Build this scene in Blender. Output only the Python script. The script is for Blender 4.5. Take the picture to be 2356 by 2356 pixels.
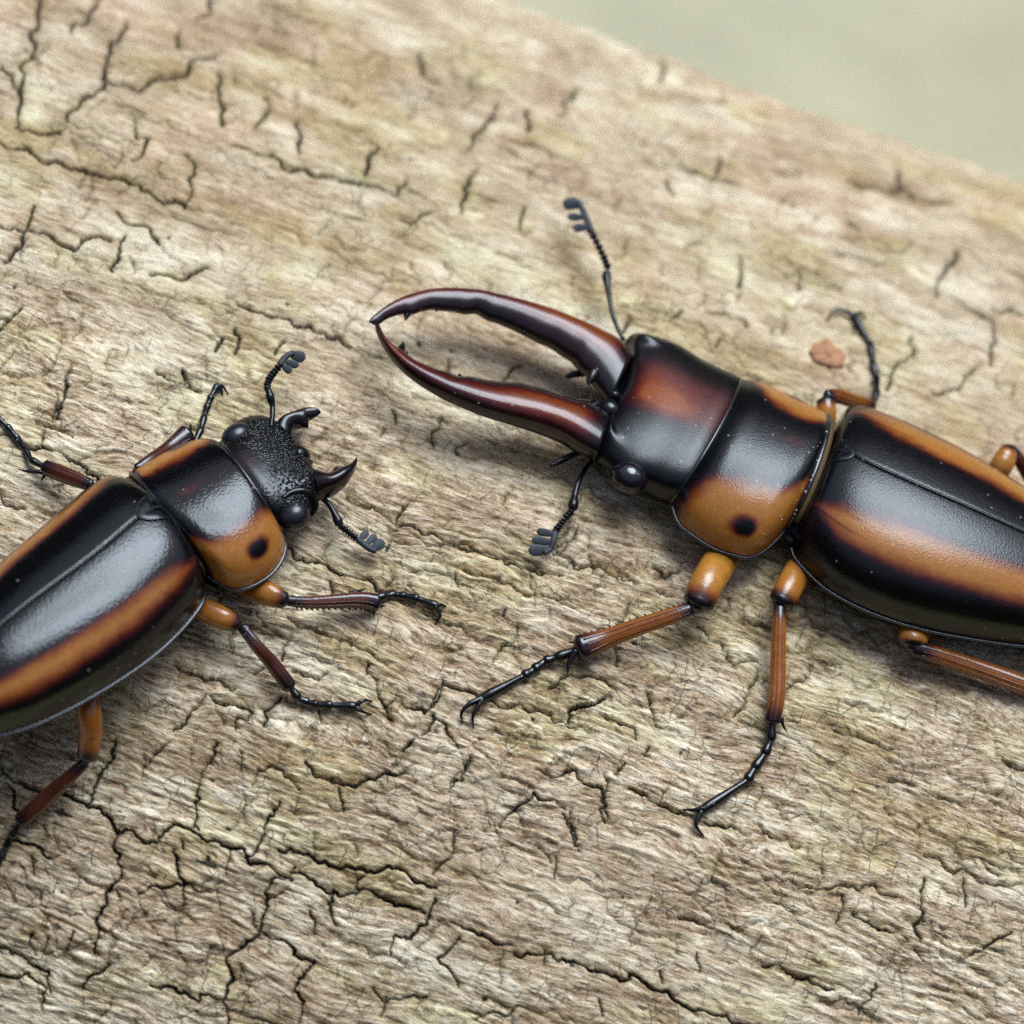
import bpy, math, random
import numpy as np
from mathutils import Matrix, Vector

random.seed(7)
rng = np.random.default_rng(11)
R = math.radians
sc = bpy.context.scene
for o in list(bpy.data.objects):
    bpy.data.objects.remove(o)

# ------------------------------------------------------------------ frame of reference
# Measures are taken in "photo pixels" (1 px = 0.036 mm at the subject) in a frame whose x runs to the
# right, y up and z towards the camera; to_world() turns them into metres with the log lying level.
S = 3.6e-5
DIST = 8600.0                       # camera to subject, px (0.31 m)
ROLL, PITCH = R(19.5), R(55.0)
AX = np.array([math.cos(ROLL), -math.sin(ROLL), 0.0])       # log axis  -> world X
UP = np.array([math.sin(ROLL), math.cos(ROLL), 0.0])        # across the log, up in the photo
ZC = np.array([0.0, 0.0, 1.0])
WY = math.sin(PITCH) * UP - math.cos(PITCH) * ZC
WZ = math.cos(PITCH) * UP + math.sin(PITCH) * ZC
ROT = np.stack([AX, WY, WZ])
LIFT = 0.150

def to_world(v):
    v = np.asarray(v, float)
    return (v @ ROT.T) * S + np.array([0, 0, LIFT])

# ------------------------------------------------------------------ camera
cam_d = bpy.data.cameras.new("camera")
cam = bpy.data.objects.new("camera", cam_d)
sc.collection.objects.link(cam)
cm = Matrix([list(ROT[0]), list(ROT[1]), list(ROT[2])]).to_4x4()
cm.translation = Vector(to_world([0, 0, DIST]))
cam.matrix_world = cm
cam_d.sensor_width = 36.0
cam_d.lens = 36.0 * DIST / 2356.0
cam_d.clip_start = 0.005
cam_d.clip_end = 400.0
cam_d.dof.use_dof = True
FOCUS_Z = 145.0
cam_d.dof.focus_distance = (DIST - FOCUS_Z) * S
cam_d.dof.aperture_fstop = 21.0
sc.camera = cam

# ------------------------------------------------------------------ sky, sun, exposure
SUN_EL, SUN_AZ = R(66.0), R(2.0)     # azimuth measured from +Y (behind the log) towards +X
world = bpy.data.worlds.new("World")
sc.world = world
world.use_nodes = True
wn = world.node_tree
bg = wn.nodes["Background"]
sky = wn.nodes.new("ShaderNodeTexSky")
sky.sky_type = 'NISHITA'
sky.sun_disc = False
sky.sun_elevation = SUN_EL
sky.sun_rotation = SUN_AZ
sky.air_density = 1.0
sky.dust_density = 3.0
sky.ozone_density = 1.0
wn.links.new(sky.outputs[0], bg.inputs[0])
bg.inputs[1].default_value = 0.05

sd = bpy.data.lights.new("sun", 'SUN')
sd.energy = 1.5
sd.angle = R(37.0)
sd.color = (0.70, 0.855, 1.0)
sun = bpy.data.objects.new("sun", sd)
sc.collection.objects.link(sun)
sdir = Vector((math.sin(SUN_AZ) * math.cos(SUN_EL), math.cos(SUN_AZ) * math.cos(SUN_EL), math.sin(SUN_EL)))
sun.rotation_euler = sdir.to_track_quat('Z', 'Y').to_euler()
sun.location = sdir * 3.0

sc.view_settings.view_transform = 'Standard'
sc.view_settings.look = 'None'
sc.view_settings.gamma = 1.0
sc.view_settings.use_curve_mapping = False
sc.view_settings.exposure = 1.58
sc.render.film_transparent = False
sc.cycles.max_bounces = 6
sc.cycles.use_denoising = False
sc.cycles.denoising_prefilter = 'ACCURATE'

# ------------------------------------------------------------------ numpy helpers
def _hash(ix, iy, seed):
    h = (ix.astype(np.int64) * 374761393 + iy.astype(np.int64) * 668265263 + seed * 974634777) & 0xffffffff
    h = ((h ^ (h >> 13)) * 1274126177) & 0xffffffff
    h = h ^ (h >> 16)
    return (h & 0xffffff) / float(0xffffff)

def vnoise(x, y, seed=0):
    ix, iy = np.floor(x), np.floor(y)
    fx, fy = x - ix, y - iy
    fx = fx * fx * fx * (fx * (fx * 6 - 15) + 10)
    fy = fy * fy * fy * (fy * (fy * 6 - 15) + 10)
    a, b = _hash(ix, iy, seed), _hash(ix + 1, iy, seed)
    c, d = _hash(ix, iy + 1, seed), _hash(ix + 1, iy + 1, seed)
    return (a + (b - a) * fx) * (1 - fy) + (c + (d - c) * fx) * fy

def fbm(x, y, seed=0, octv=4, gain=0.5):
    s, amp, tot = 0.0, 1.0, 0.0
    for k in range(octv):
        s = s + amp * vnoise(x * 2 ** k + 17.3 * k, y * 2 ** k - 9.1 * k, seed + k)
        tot += amp
        amp *= gain
    return s / tot                      # 0..1

def worley_edge(x, y, seed=0):
    """distance to the border of the nearest cell (F2-F1) and the cell's own random number"""
    ix, iy = np.floor(x), np.floor(y)
    f1 = np.full(x.shape, 9.0); f2 = np.full(x.shape, 9.0); cid = np.zeros(x.shape)
    for dx in (-1, 0, 1):
        for dy in (-1, 0, 1):
            cx, cy = ix + dx, iy + dy
            px = cx + _hash(cx, cy, seed); py = cy + _hash(cx, cy, seed + 5)
            d = np.hypot(px - x, py - y)
            near = d < f1
            f2 = np.where(near, f1, np.minimum(f2, d))
            cid = np.where(near, _hash(cx, cy, seed + 9), cid)
            f1 = np.where(near, d, f1)
    return f2 - f1, cid

def sstep(a, b, x):
    t = np.clip((x - a) / (b - a), 0, 1)
    return t * t * (3 - 2 * t)

def spline(pts, n):
    """Catmull-Rom through the rows of pts (any width), n samples"""
    P = np.asarray(pts, float)
    if P.ndim == 1:
        P = P[:, None]
    if len(P) == 2:
        t = np.linspace(0, 1, n)[:, None]
        return P[0] * (1 - t) + P[1] * t
    Q = np.vstack([2 * P[0] - P[1], P, 2 * P[-1] - P[-2]])
    u = np.linspace(0, len(P) - 1, n)
    i = np.minimum(u.astype(int), len(P) - 2)
    t = (u - i)[:, None]
    p0, p1, p2, p3 = Q[i], Q[i + 1], Q[i + 2], Q[i + 3]
    return 0.5 * (2 * p1 + (p2 - p0) * t + (2 * p0 - 5 * p1 + 4 * p2 - p3) * t ** 2 + (3 * p1 - p0 - 3 * p2 + p3) * t ** 3)

def unit(v):
    v = np.asarray(v, float)
    return v / np.maximum(np.linalg.norm(v, axis=-1, keepdims=True), 1e-9)

# zoomed crops of the photograph in which outlines were read: x0, y0, px per crop px
ZOOM = dict(A=(800, 600, .36232), B=(1300, 700, .36232), C=(1756, 900, .31056), D=(1200, 400, .20704),
            E=(1000, 1250, .46584), F=(1850, 650, .26190), G=(250, 850, .36232), H=(0, 850, .31056),
            I=(0, 1100, .36232), J=(500, 780, .26923), K=(0, 1500, .25880), L=(400, 1250, .36232),
            M=(0, 0, .60973), N=(1178, 0, .60973), O=(0, 1700, .60973), Q=(1178, 1600, .60973), P=(0, 0, 1.0))

def zp(z, pts):
    x0, y0, k = ZOOM[z]
    a = np.asarray(pts, float)
    out = a.copy()
    out[..., 0] = x0 + k * a[..., 0]
    out[..., 1] = y0 + k * a[..., 1]
    return out

# ------------------------------------------------------------------ log profile
# tilt of the surface (degrees from facing the camera) against arc length across the log
T_NODES = np.array([-6200, -5600, -4300, -3300, -2500, -2000, -1550, -1100, -550, 0, 360, 900, 1340, 1535, 1645, 1765, 2110, 2700, 3600, 4400, 5000.])
A_NODES = np.array([-145, -135, -80, -48, -22, -13, -6, 4, 18, 29, 34.5, 43, 48, 54, 66, 80, 100, 122, 150, 195, 215.])
_tt = np.arange(-6200, 5001, 4.0)
_al = np.radians(np.interp(_tt, T_NODES, A_NODES))
_al = np.convolve(np.pad(_al, 30, mode='edge'), np.ones(61) / 61, 'valid')
_g = np.concatenate([[0], np.cumsum(np.cos(_al[:-1]) * 4.0)])
_z = np.concatenate([[0], np.cumsum(-np.sin(_al[:-1]) * 4.0)])
_i0 = np.searchsorted(_tt, 0)
_g -= _g[_i0]; _z -= _z[_i0]
_mono = (_tt > -2600) & (_tt < 1765)

def prof_z(g):
    return np.interp(g, _g[_mono], _z[_mono])
def prof_t(g):
    return np.interp(g, _g[_mono], _tt[_mono])
def prof_a(g):
    return np.interp(g, _g[_mono], _al[_mono])

def ray_pt(px, z):
    px = np.asarray(px, float)
    k = 1 - z / DIST
    return np.stack([(px[..., 0] - 1178) * k, (1178 - px[..., 1]) * k, z * np.ones_like(k)], -1)

def PH(px, h=0.0):
    """point on the pixel's ray at height h above the log"""
    px = np.asarray(px, float)
    h = np.asarray(h, float)
    z = np.zeros(px.shape[:-1])
    for _ in range(24):
        p = ray_pt(px, z)
        g = p @ UP
        zn = prof_z(g) + (h + relief_at(p)) / np.cos(prof_a(g))
        z = 0.5 * z + 0.5 * zn
    return ray_pt(px, z)

def relief_at(p):
    if not RELIEF: return 0.0
    x, t = p @ AX, prof_t(p @ UP)
    xs, ts, h = RELIEF['xs'], RELIEF['ts'], RELIEF['h']
    best = []
    for dx in (-12, -5, 0, 5, 12):
        for dt in (-8, 0, 8):
            i = np.clip(np.searchsorted(xs, x + dx), 0, len(xs) - 1); j = np.clip(np.searchsorted(ts, t + dt), 0, len(ts) - 1)
            best.append(h[i, j])
    return 0.5 * np.max(best, 0) + 0.5 * np.mean(best, 0)

def surf_xt(px):
    p = PH(px, 0.0)
    return p @ AX, prof_t(p @ UP)

# ------------------------------------------------------------------ scene object helpers
COL = sc.collection

def mesh_obj(name, verts_w, faces, mat, parent=None, attrs=None, smooth=True, base=None, kind=None):
    """verts in metres; faces: (n,4)/(n,3) array or list of arrays"""
    base = np.zeros(3) if base is None else np.asarray(base)
    v = np.asarray(verts_w, float) - base
    me = bpy.data.meshes.new(name)
    fl = faces if isinstance(faces, list) else [faces]
    loops = np.concatenate([np.asarray(f, np.int32).ravel() for f in fl])
    tot = np.concatenate([np.full(len(f), np.asarray(f).shape[1], np.int32) for f in fl])
    me.vertices.add(len(v)); me.vertices.foreach_set("co", v.astype(np.float32).ravel())
    me.loops.add(len(loops)); me.loops.foreach_set("vertex_index", loops)
    me.polygons.add(len(tot))
    me.polygons.foreach_set("loop_start", np.concatenate([[0], np.cumsum(tot)[:-1]]).astype(np.int32))
    me.polygons.foreach_set("use_smooth", np.full(len(tot), smooth))
    me.update(calc_edges=True)
    me.validate()
    for k, a in (attrs or {}).items():
        at = me.attributes.new(k, 'FLOAT', 'POINT')
        at.data.foreach_set("value", np.asarray(a, np.float32).ravel())
    me.materials.append(mat)
    o = bpy.data.objects.new(name, me)
    COL.objects.link(o)
    if parent is not None:
        o.parent = parent
    if kind:
        o["kind"] = kind
    return o

def tag(o, label, cat, group=None, kind=None):
    o["label"] = label
    o["category"] = cat
    if group: o["group"] = group
    if kind: o["kind"] = kind
    return o

def grid_faces(nu, nv, close_v=False, off=0):
    i = np.arange(nu - 1)[:, None]
    j = np.arange(nv if close_v else nv - 1)[None, :]
    jn = (j + 1) % nv
    f = np.stack(np.broadcast_arrays(i * nv + j, i * nv + jn, (i + 1) * nv + jn, (i + 1) * nv + j), -1)
    return f.reshape(-1, 4) + off

class Geo:
    """several shells gathered into one mesh"""
    def __init__(self):
        self.v, self.q, self.t, self.n, self.a = [], [], [], 0, {}
    def add(self, v, quads=None, tris=None, **attrs):
        v = np.asarray(v, float).reshape(-1, 3)
        if quads is not None and len(quads): self.q.append(np.asarray(quads) + self.n)
        if tris is not None and len(tris): self.t.append(np.asarray(tris) + self.n)
        for k in set(self.a) | set(attrs):
            self.a.setdefault(k, [np.zeros(self.n)] if self.n else [])
            val = attrs.get(k, 0.0)
            self.a[k].append(np.broadcast_to(np.asarray(val, float).ravel() if np.ndim(val) else val, (len(v),)))
        self.v.append(v); self.n += len(v)
        return self
    def ring_loft(self, rings, cap0=True, cap1=True, **attrs):
        """rings: (n, m, 3) closed rings"""
        n, m, _ = rings.shape
        v = rings.reshape(-1, 3)
        tris = []
        extra = []
        if cap0:
            extra.append(rings[0].mean(0)); c = n * m
            j = np.arange(m); tris.append(np.stack([np.full(m, c), (j + 1) % m, j], 1))
        if cap1:
            extra.append(rings[-1].mean(0)); c = n * m + len(extra) - 1
            j = np.arange(m) + (n - 1) * m; tris.append(np.stack([np.full(m, c), j, (np.arange(m) + 1) % m + (n - 1) * m], 1))
        at = {}
        for k, val in attrs.items():
            if np.ndim(val):
                val = np.asarray(val, float).reshape(n, m)
                ex = ([val[0].mean()] if cap0 else []) + ([val[-1].mean()] if cap1 else [])
                val = np.concatenate([val.ravel(), ex])
            at[k] = val
        vv = np.vstack([v] + [e[None] for e in extra]) if extra else v
        return self.add(vv, grid_faces(n, m, True), np.vstack(tris) if tris else None, **at)
    def tube(self, path, rad, n=None, m=14, flat=None, taper=True, **attrs):
        """round tube through px-frame points; rad per point; flat: (vector, factor) squeezes the section"""
        path = np.asarray(path, float); rad = np.broadcast_to(np.asarray(rad, float), (len(path),))
        n = n or max(6, 6 * len(path))
        pr = spline(np.hstack([path, rad[:, None]]), n)
        p, r = pr[:, :3], np.maximum(pr[:, 3], 0.05)
        d = unit(np.gradient(p, axis=0))
        ref = ZC if abs(d.mean(0) @ ZC) < 0.85 else UP
        a = unit(np.cross(d, ref)); b = np.cross(a, d)
        th = np.linspace(0, 2 * np.pi, m, endpoint=False)
        fa, fb = (1, 1) if flat is None else flat
        ring = p[:, None] + r[:, None, None] * (fa * np.cos(th)[None, :, None] * a[:, None] + fb * np.sin(th)[None, :, None] * b[:, None])
        at = {}
        for k, val in attrs.items():
            if np.ndim(val):
                vv = spline(np.asarray(val, float), n)[:, 0]
                at[k] = np.repeat(vv[:, None], m, 1)
            else:
                at[k] = val
        if taper:                        # rounded ends
            e0 = p[0] - d[0] * r[0] * 0.35; e1 = p[-1] + d[-1] * r[-1] * 0.35
            ring = np.concatenate([(e0 + (ring[0] - p[0]) * 0.55)[None], ring, (e1 + (ring[-1] - p[-1]) * 0.55)[None]])
            at = {k: (np.vstack([v[:1], v, v[-1:]]) if np.ndim(v) else v) for k, v in at.items()}
        return self.ring_loft(ring, **at)
    def blob(self, c, r, axes=None, nu=20, nv=28, **attrs):
        """ellipsoid: r = three radii along axes"""
        axes = np.eye(3) if axes is None else np.asarray(axes)
        th = np.linspace(0.02, np.pi - 0.02, nu); ph = np.linspace(0, 2 * np.pi, nv, endpoint=False)
        s = np.stack([np.sin(th)[:, None] * np.cos(ph), np.sin(th)[:, None] * np.sin(ph), np.cos(th)[:, None] * np.ones(nv)], -1)
        ring = np.asarray(c) + (s * np.asarray(r)) @ axes
        return self.ring_loft(ring, **attrs)
    def obj(self, name, mat, parent=None, base=None, kind=None):
        v = to_world(np.vstack(self.v))
        fl = ([np.vstack(self.q)] if self.q else []) + ([np.vstack(self.t)] if self.t else [])
        at = {k: np.concatenate(a) for k, a in self.a.items()}
        return mesh_obj(name, v, fl, mat, parent, at, True, base, kind)

# ------------------------------------------------------------------ materials
def new_mat(name):
    m = bpy.data.materials.new(name)
    m.use_nodes = True
    nt = m.node_tree
    b = nt.nodes["Principled BSDF"]
    return m, nt, b

def N(nt, typ, **kw):
    n = nt.nodes.new(typ)
    for k, v in kw.items():
        if k == 'ins':
            for kk, vv in v.items():
                n.inputs[kk].default_value = vv
        else:
            setattr(n, k, v)
    return n

def ramp(nt, fac, stops, interp='LINEAR'):
    r = nt.nodes.new('ShaderNodeValToRGB')
    cr = r.color_ramp
    cr.interpolation = interp
    while len(cr.elements) < len(stops):
        cr.elements.new(0.5)
    for e, (p, c) in zip(cr.elements, stops):
        e.position = p
        e.color = (*c, 1) if len(c) == 3 else c
    nt.links.new(fac, r.inputs[0])
    return r.outputs[0]

def mixc(nt, fac, a, b, mode='MIX'):
    n = nt.nodes.new('ShaderNodeMix')
    n.data_type = 'RGBA'; n.blend_type = mode
    for s, v in ((n.inputs[0], fac), (n.inputs[6], a), (n.inputs[7], b)):
        if isinstance(v, (int, float)): s.default_value = v
        elif isinstance(v, tuple): s.default_value = (*v, 1)
        else: nt.links.new(v, s)
    return n.outputs[2]

def mth(nt, op, a, b=0.0, c=0.0, clamp=False):
    n = nt.nodes.new('ShaderNodeMath'); n.operation = op; n.use_clamp = clamp
    for s, v in zip(n.inputs, (a, b, c)):
        if isinstance(v, (int, float)): s.default_value = v
        else: nt.links.new(v, s)
    return n.outputs[0]

def attr(nt, name):
    a = nt.nodes.new('ShaderNodeAttribute'); a.attribute_name = name
    return a.outputs['Fac']

def noise(nt, vec, scale, detail=3, rough=0.55, dist=0.0):
    n = N(nt, 'ShaderNodeTexNoise')
    n.inputs['Scale'].default_value = scale; n.inputs['Detail'].default_value = detail
    n.inputs['Roughness'].default_value = rough; n.inputs['Distortion'].default_value = dist
    if vec is not None: nt.links.new(vec, n.inputs['Vector'])
    return n.outputs['Fac']

def bump(nt, h, dist, strength=1.0, normal=None):
    n = N(nt, 'ShaderNodeBump'); n.inputs['Distance'].default_value = dist; n.inputs['Strength'].default_value = strength
    nt.links.new(h, n.inputs['Height'])
    if normal is not None: nt.links.new(normal, n.inputs['Normal'])
    return n.outputs[0]

def chitin(name, stops, rough=0.24, micro=0.35, grain_px=7.0, ior=1.425, coat=0.0, rough_var=0.16, pits=0.0, pit_px=7.0, pit_base=.06, dust=.5):
    """beetle shell: colour runs through stops along the 'pat' attribute (0 black .. 1 orange)"""
    m, nt, b = new_mat(name)
    tc = N(nt, 'ShaderNodeTexCoord').outputs['Object']
    pat = attr(nt, 'pat')
    n1 = noise(nt, tc, 1 / (30 * S), 6, .68)
    p2 = mth(nt, 'ADD', pat, mth(nt, 'MULTIPLY', mth(nt, 'SUBTRACT', n1, 0.5), 0.30))
    c = ramp(nt, p2, stops)
    n2 = noise(nt, tc, 1 / (9 * S), 3)
    c = mixc(nt, 0.35, c, mixc(nt, 1.0, c, ramp(nt, n2, [(0.3, (.55, .55, .55)), (0.7, (1.2, 1.2, 1.2))]), 'MULTIPLY'))
    nt.links.new(c, b.inputs['Base Color'])
    if dust:
        dv = N(nt, 'ShaderNodeTexVoronoi'); dv.inputs['Scale'].default_value = 1 / (42 * S); nt.links.new(tc, dv.inputs['Vector'])
        c = mixc(nt, mth(nt, 'MULTIPLY', ramp(nt, dv.outputs['Distance'], [(.045, (1, 1, 1)), (.075, (0, 0, 0))]), dust), c, (.45, .38, .34))
        nt.links.new(c, b.inputs['Base Color'])
    n3 = noise(nt, tc, 1 / (14 * S), 4, .65)
    nt.links.new(mth(nt, 'ADD', rough - rough_var / 2, mth(nt, 'MULTIPLY', n3, rough_var)), b.inputs['Roughness'])
    b.inputs['IOR'].default_value = ior
    b.inputs['Coat Weight'].default_value = coat
    b.inputs['Coat Roughness'].default_value = 0.12
    h = noise(nt, tc, 1 / (grain_px * S), 2)
    nrm = bump(nt, h, 1.6 * S * 1.0, micro)
    if pits:
        vo = N(nt, 'ShaderNodeTexVoronoi'); vo.inputs['Scale'].default_value = 1 / (pit_px * S)
        nt.links.new(tc, vo.inputs['Vector'])
        g = attr(nt, 'rough_zone')
        hh = mth(nt, 'MULTIPLY', ramp(nt, vo.outputs['Distance'], [(0.0, (1, 1, 1)), (0.55, (0, 0, 0))]), mth(nt, 'ADD', mth(nt, 'MULTIPLY', g, 1.0), pit_base))
        nrm = bump(nt, hh, 5.0 * S, pits, nrm)
    nt.links.new(nrm, b.inputs['Normal'])
    return m

BLACK = (.003, .003, .0034)
SHELL = [(0.0, BLACK), (0.28, (.008, .005, .006)), (0.45, (.055, .009, .009)), (0.68, (.185, .047, .011)), (1.0, (.36, .135, .027))]
HEADM = [(0.0, BLACK), (0.3, (.013, .004, .005)), (0.55, (.055, .008, .007)), (0.8, (.135, .021, .008)), (1.0, (.25, .058, .011))]
LEGST = [(0.0, (.004, .004, .0045)), (0.3, (.018, .006, .006)), (0.55, (.10, .022, .010)), (0.8, (.30, .090, .014)), (1.0, (.46, .19, .030))]
MAT_SHELL_M = chitin("male shell", SHELL, rough=0.22, micro=0.20, grain_px=4.2, pits=0.22, pit_px=6.0, pit_base=.16)
MAT_SHELL_F = chitin("female shell", SHELL, rough=0.14, micro=0.16, grain_px=4.5, rough_var=.12, pits=0.28, pit_px=7.5, pit_base=-.16)
MAT_HEAD_M = chitin("male head", HEADM, rough=0.28, micro=0.24, grain_px=3.8)
MAT_HEAD_F = chitin("female head", HEADM, rough=0.27, micro=0.2, grain_px=4.0, pits=0.55)
MAT_MAND = chitin("mandible shell", [(0.0, (.005, .005, .006)), (0.35, (.028, .005, .006)), (0.7, (.095, .012, .007)), (1.0, (.17, .036, .008))],
                  rough=0.19, micro=0.12, grain_px=4.0, ior=1.46)
MAT_LEG = chitin("leg shell", LEGST, rough=0.20, micro=0.26, grain_px=5.0, ior=1.55)
MAT_DARK = chitin("black chitin", [(0.0, (.006, .006, .008)), (1.0, (.02, .02, .024))], rough=0.24, micro=0.15)
MAT_CLUB = chitin("antenna club", [(0.0, (.045, .047, .054)), (1.0, (.06, .06, .065))], rough=0.6, micro=0.3, grain_px=4)
MAT_EYE = chitin("eye", [(0.0, (.008, .005, .008)), (1.0, (.02, .012, .02))], rough=0.15, micro=0.03, ior=1.6, rough_var=.02)
MAT_EYE_F = chitin("dull eye", [(0.0, (.010, .009, .013)), (1.0, (.02, .02, .026))], rough=0.26, micro=0.05, ior=1.5, rough_var=.04)
MAT_RIM = chitin("rim", [(0.0, (.010, .011, .014)), (1.0, (.02, .02, .02))], rough=0.26, micro=0.1, ior=1.8)
MAT_FUZZ = chitin("tan bristles", [(0.0, (.07, .035, .012)), (1.0, (.13, .07, .022))], rough=0.7, micro=0.9, grain_px=5)
MAT_DUST = chitin("pale dust grains", [(0.0, (.55, .46, .40)), (1.0, (.7, .6, .5))], rough=0.6, micro=0.2)

# ================================================================== THE SETTING
def ground_mat():
    m, nt, b = new_mat("pale mossy ground")
    tc = N(nt, 'ShaderNodeTexCoord').outputs['Object']
    n1 = noise(nt, tc, 2.2, 3)
    sx = N(nt, 'ShaderNodeSeparateXYZ'); nt.links.new(tc, sx.inputs[0])
    gx_ = mth(nt, 'ADD', mth(nt, 'MULTIPLY', sx.outputs[0], 3.0), mth(nt, 'MULTIPLY', mth(nt, 'SUBTRACT', n1, .5), 1.6))   # greener where grass begins
    c = ramp(nt, gx_, [(0.0, (.44, .395, .255)), (0.25, (.455, .395, .23)), (0.5, (.44, .41, .175))])
    n2 = noise(nt, tc, 40, 4)
    c = mixc(nt, 0.30, c, mixc(nt, 1.0, c, ramp(nt, n2, [(0.3, (.6, .6, .55)), (0.7, (1.25, 1.25, 1.2))]), 'MULTIPLY'))
    nt.links.new(c, b.inputs['Base Color'])
    b.inputs['Roughness'].default_value = 0.9
    nt.links.new(bump(nt, n2, 0.01, 0.4), b.inputs['Normal'])
    return m

prof_world = to_world(_g[:, None] * UP + _z[:, None] * ZC)
GROUND_Z = prof_world[:, 2].min() - 0.0005
gs = np.array([[-150, -150, GROUND_Z], [150, -150, GROUND_Z], [150, 150, GROUND_Z], [-150, 150, GROUND_Z]])
ground = mesh_obj("ground", gs, np.array([[0, 1, 2, 3]]), ground_mat(), smooth=False)
ground["kind"] = "structure"

def added_foliage():
    """dark leafy edge of the clearing all round; mirrored in the beetles' shells"""
    r4 = np.random.default_rng(9)
    n = 16000
    az = r4.uniform(0, 2 * np.pi, n)
    rad = r4.uniform(4.2, 6.4, n)
    rad = np.where(np.cos(az) < -.15, r4.uniform(1.1, 2.9, n), rad)      # added leaves stand closer on the near side to darken flank reflections
    top = np.where(np.cos(az) > 0, .66, .95) * rad * (.86 + .28 * vnoise(az * 5, az * 0, 3)) * .95
    zz = GROUND_Z + r4.uniform(0, 1, n) ** .8 * top
    c = np.stack([np.sin(az) * rad, np.cos(az) * rad, zz], 1)
    d1 = unit(r4.normal(size=(n, 3))); d2 = unit(np.cross(d1, r4.normal(size=(n, 3))))
    sz = (r4.uniform(.16, .34, n) * np.clip(rad / 4.2, .3, 1))[:, None]
    v = np.stack([c - d1 * sz, c + d2 * sz * .6, c + d1 * sz, c - d2 * sz * .6], 1).reshape(-1, 3)
    v[:, 2] = np.maximum(v[:, 2], GROUND_Z + .01)
    sd3 = np.array([math.sin(SUN_AZ) * math.cos(SUN_EL), math.cos(SUN_AZ) * math.cos(SUN_EL), math.sin(SUN_EL)])
    ex, ey = np.array([1., 0, 0]), unit(np.cross(sd3, [1., 0, 0]))
    tw = []
    for k in range(9):                                          # leaf sprays added across the sun's cone to break up the highlights
        a0 = r4.uniform(0, 2 * np.pi); p = np.array([math.cos(a0), math.sin(a0)]) * .62; d = -p * .12 + r4.normal(0, .03, 2)
        for q in range(34):
            p = p + d * .22 + r4.normal(0, .012, 2)
            c2 = sd3 * 2.6 + (ex * p[0] + ey * p[1]) * 1.9 + r4.normal(0, .05, 3)
            e1 = unit(r4.normal(size=3)); e2 = unit(np.cross(e1, r4.normal(size=3))); z_ = r4.uniform(.03, .075)
            tw.append([c2 - e1 * z_, c2 + e2 * z_ * .5, c2 + e1 * z_, c2 - e2 * z_ * .5])
    v = np.vstack([v, np.array(tw).reshape(-1, 3)]); n += len(tw)
    m, nt, b = new_mat("dark foliage")
    tc = N(nt, 'ShaderNodeTexCoord').outputs['Object']
    nt.links.new(ramp(nt, noise(nt, tc, .9, 3), [(.3, (.018, .028, .012)), (.7, (.045, .065, .025))]), b.inputs['Base Color'])
    b.inputs['Roughness'].default_value = .7
    o = mesh_obj("added_foliage", v, np.arange(4 * n).reshape(-1, 4), m, smooth=False)
    tag(o, "unseen dark green leaves added for dark reflections and broken highlights", "added_foliage", kind="stuff")
added_foliage()

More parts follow.
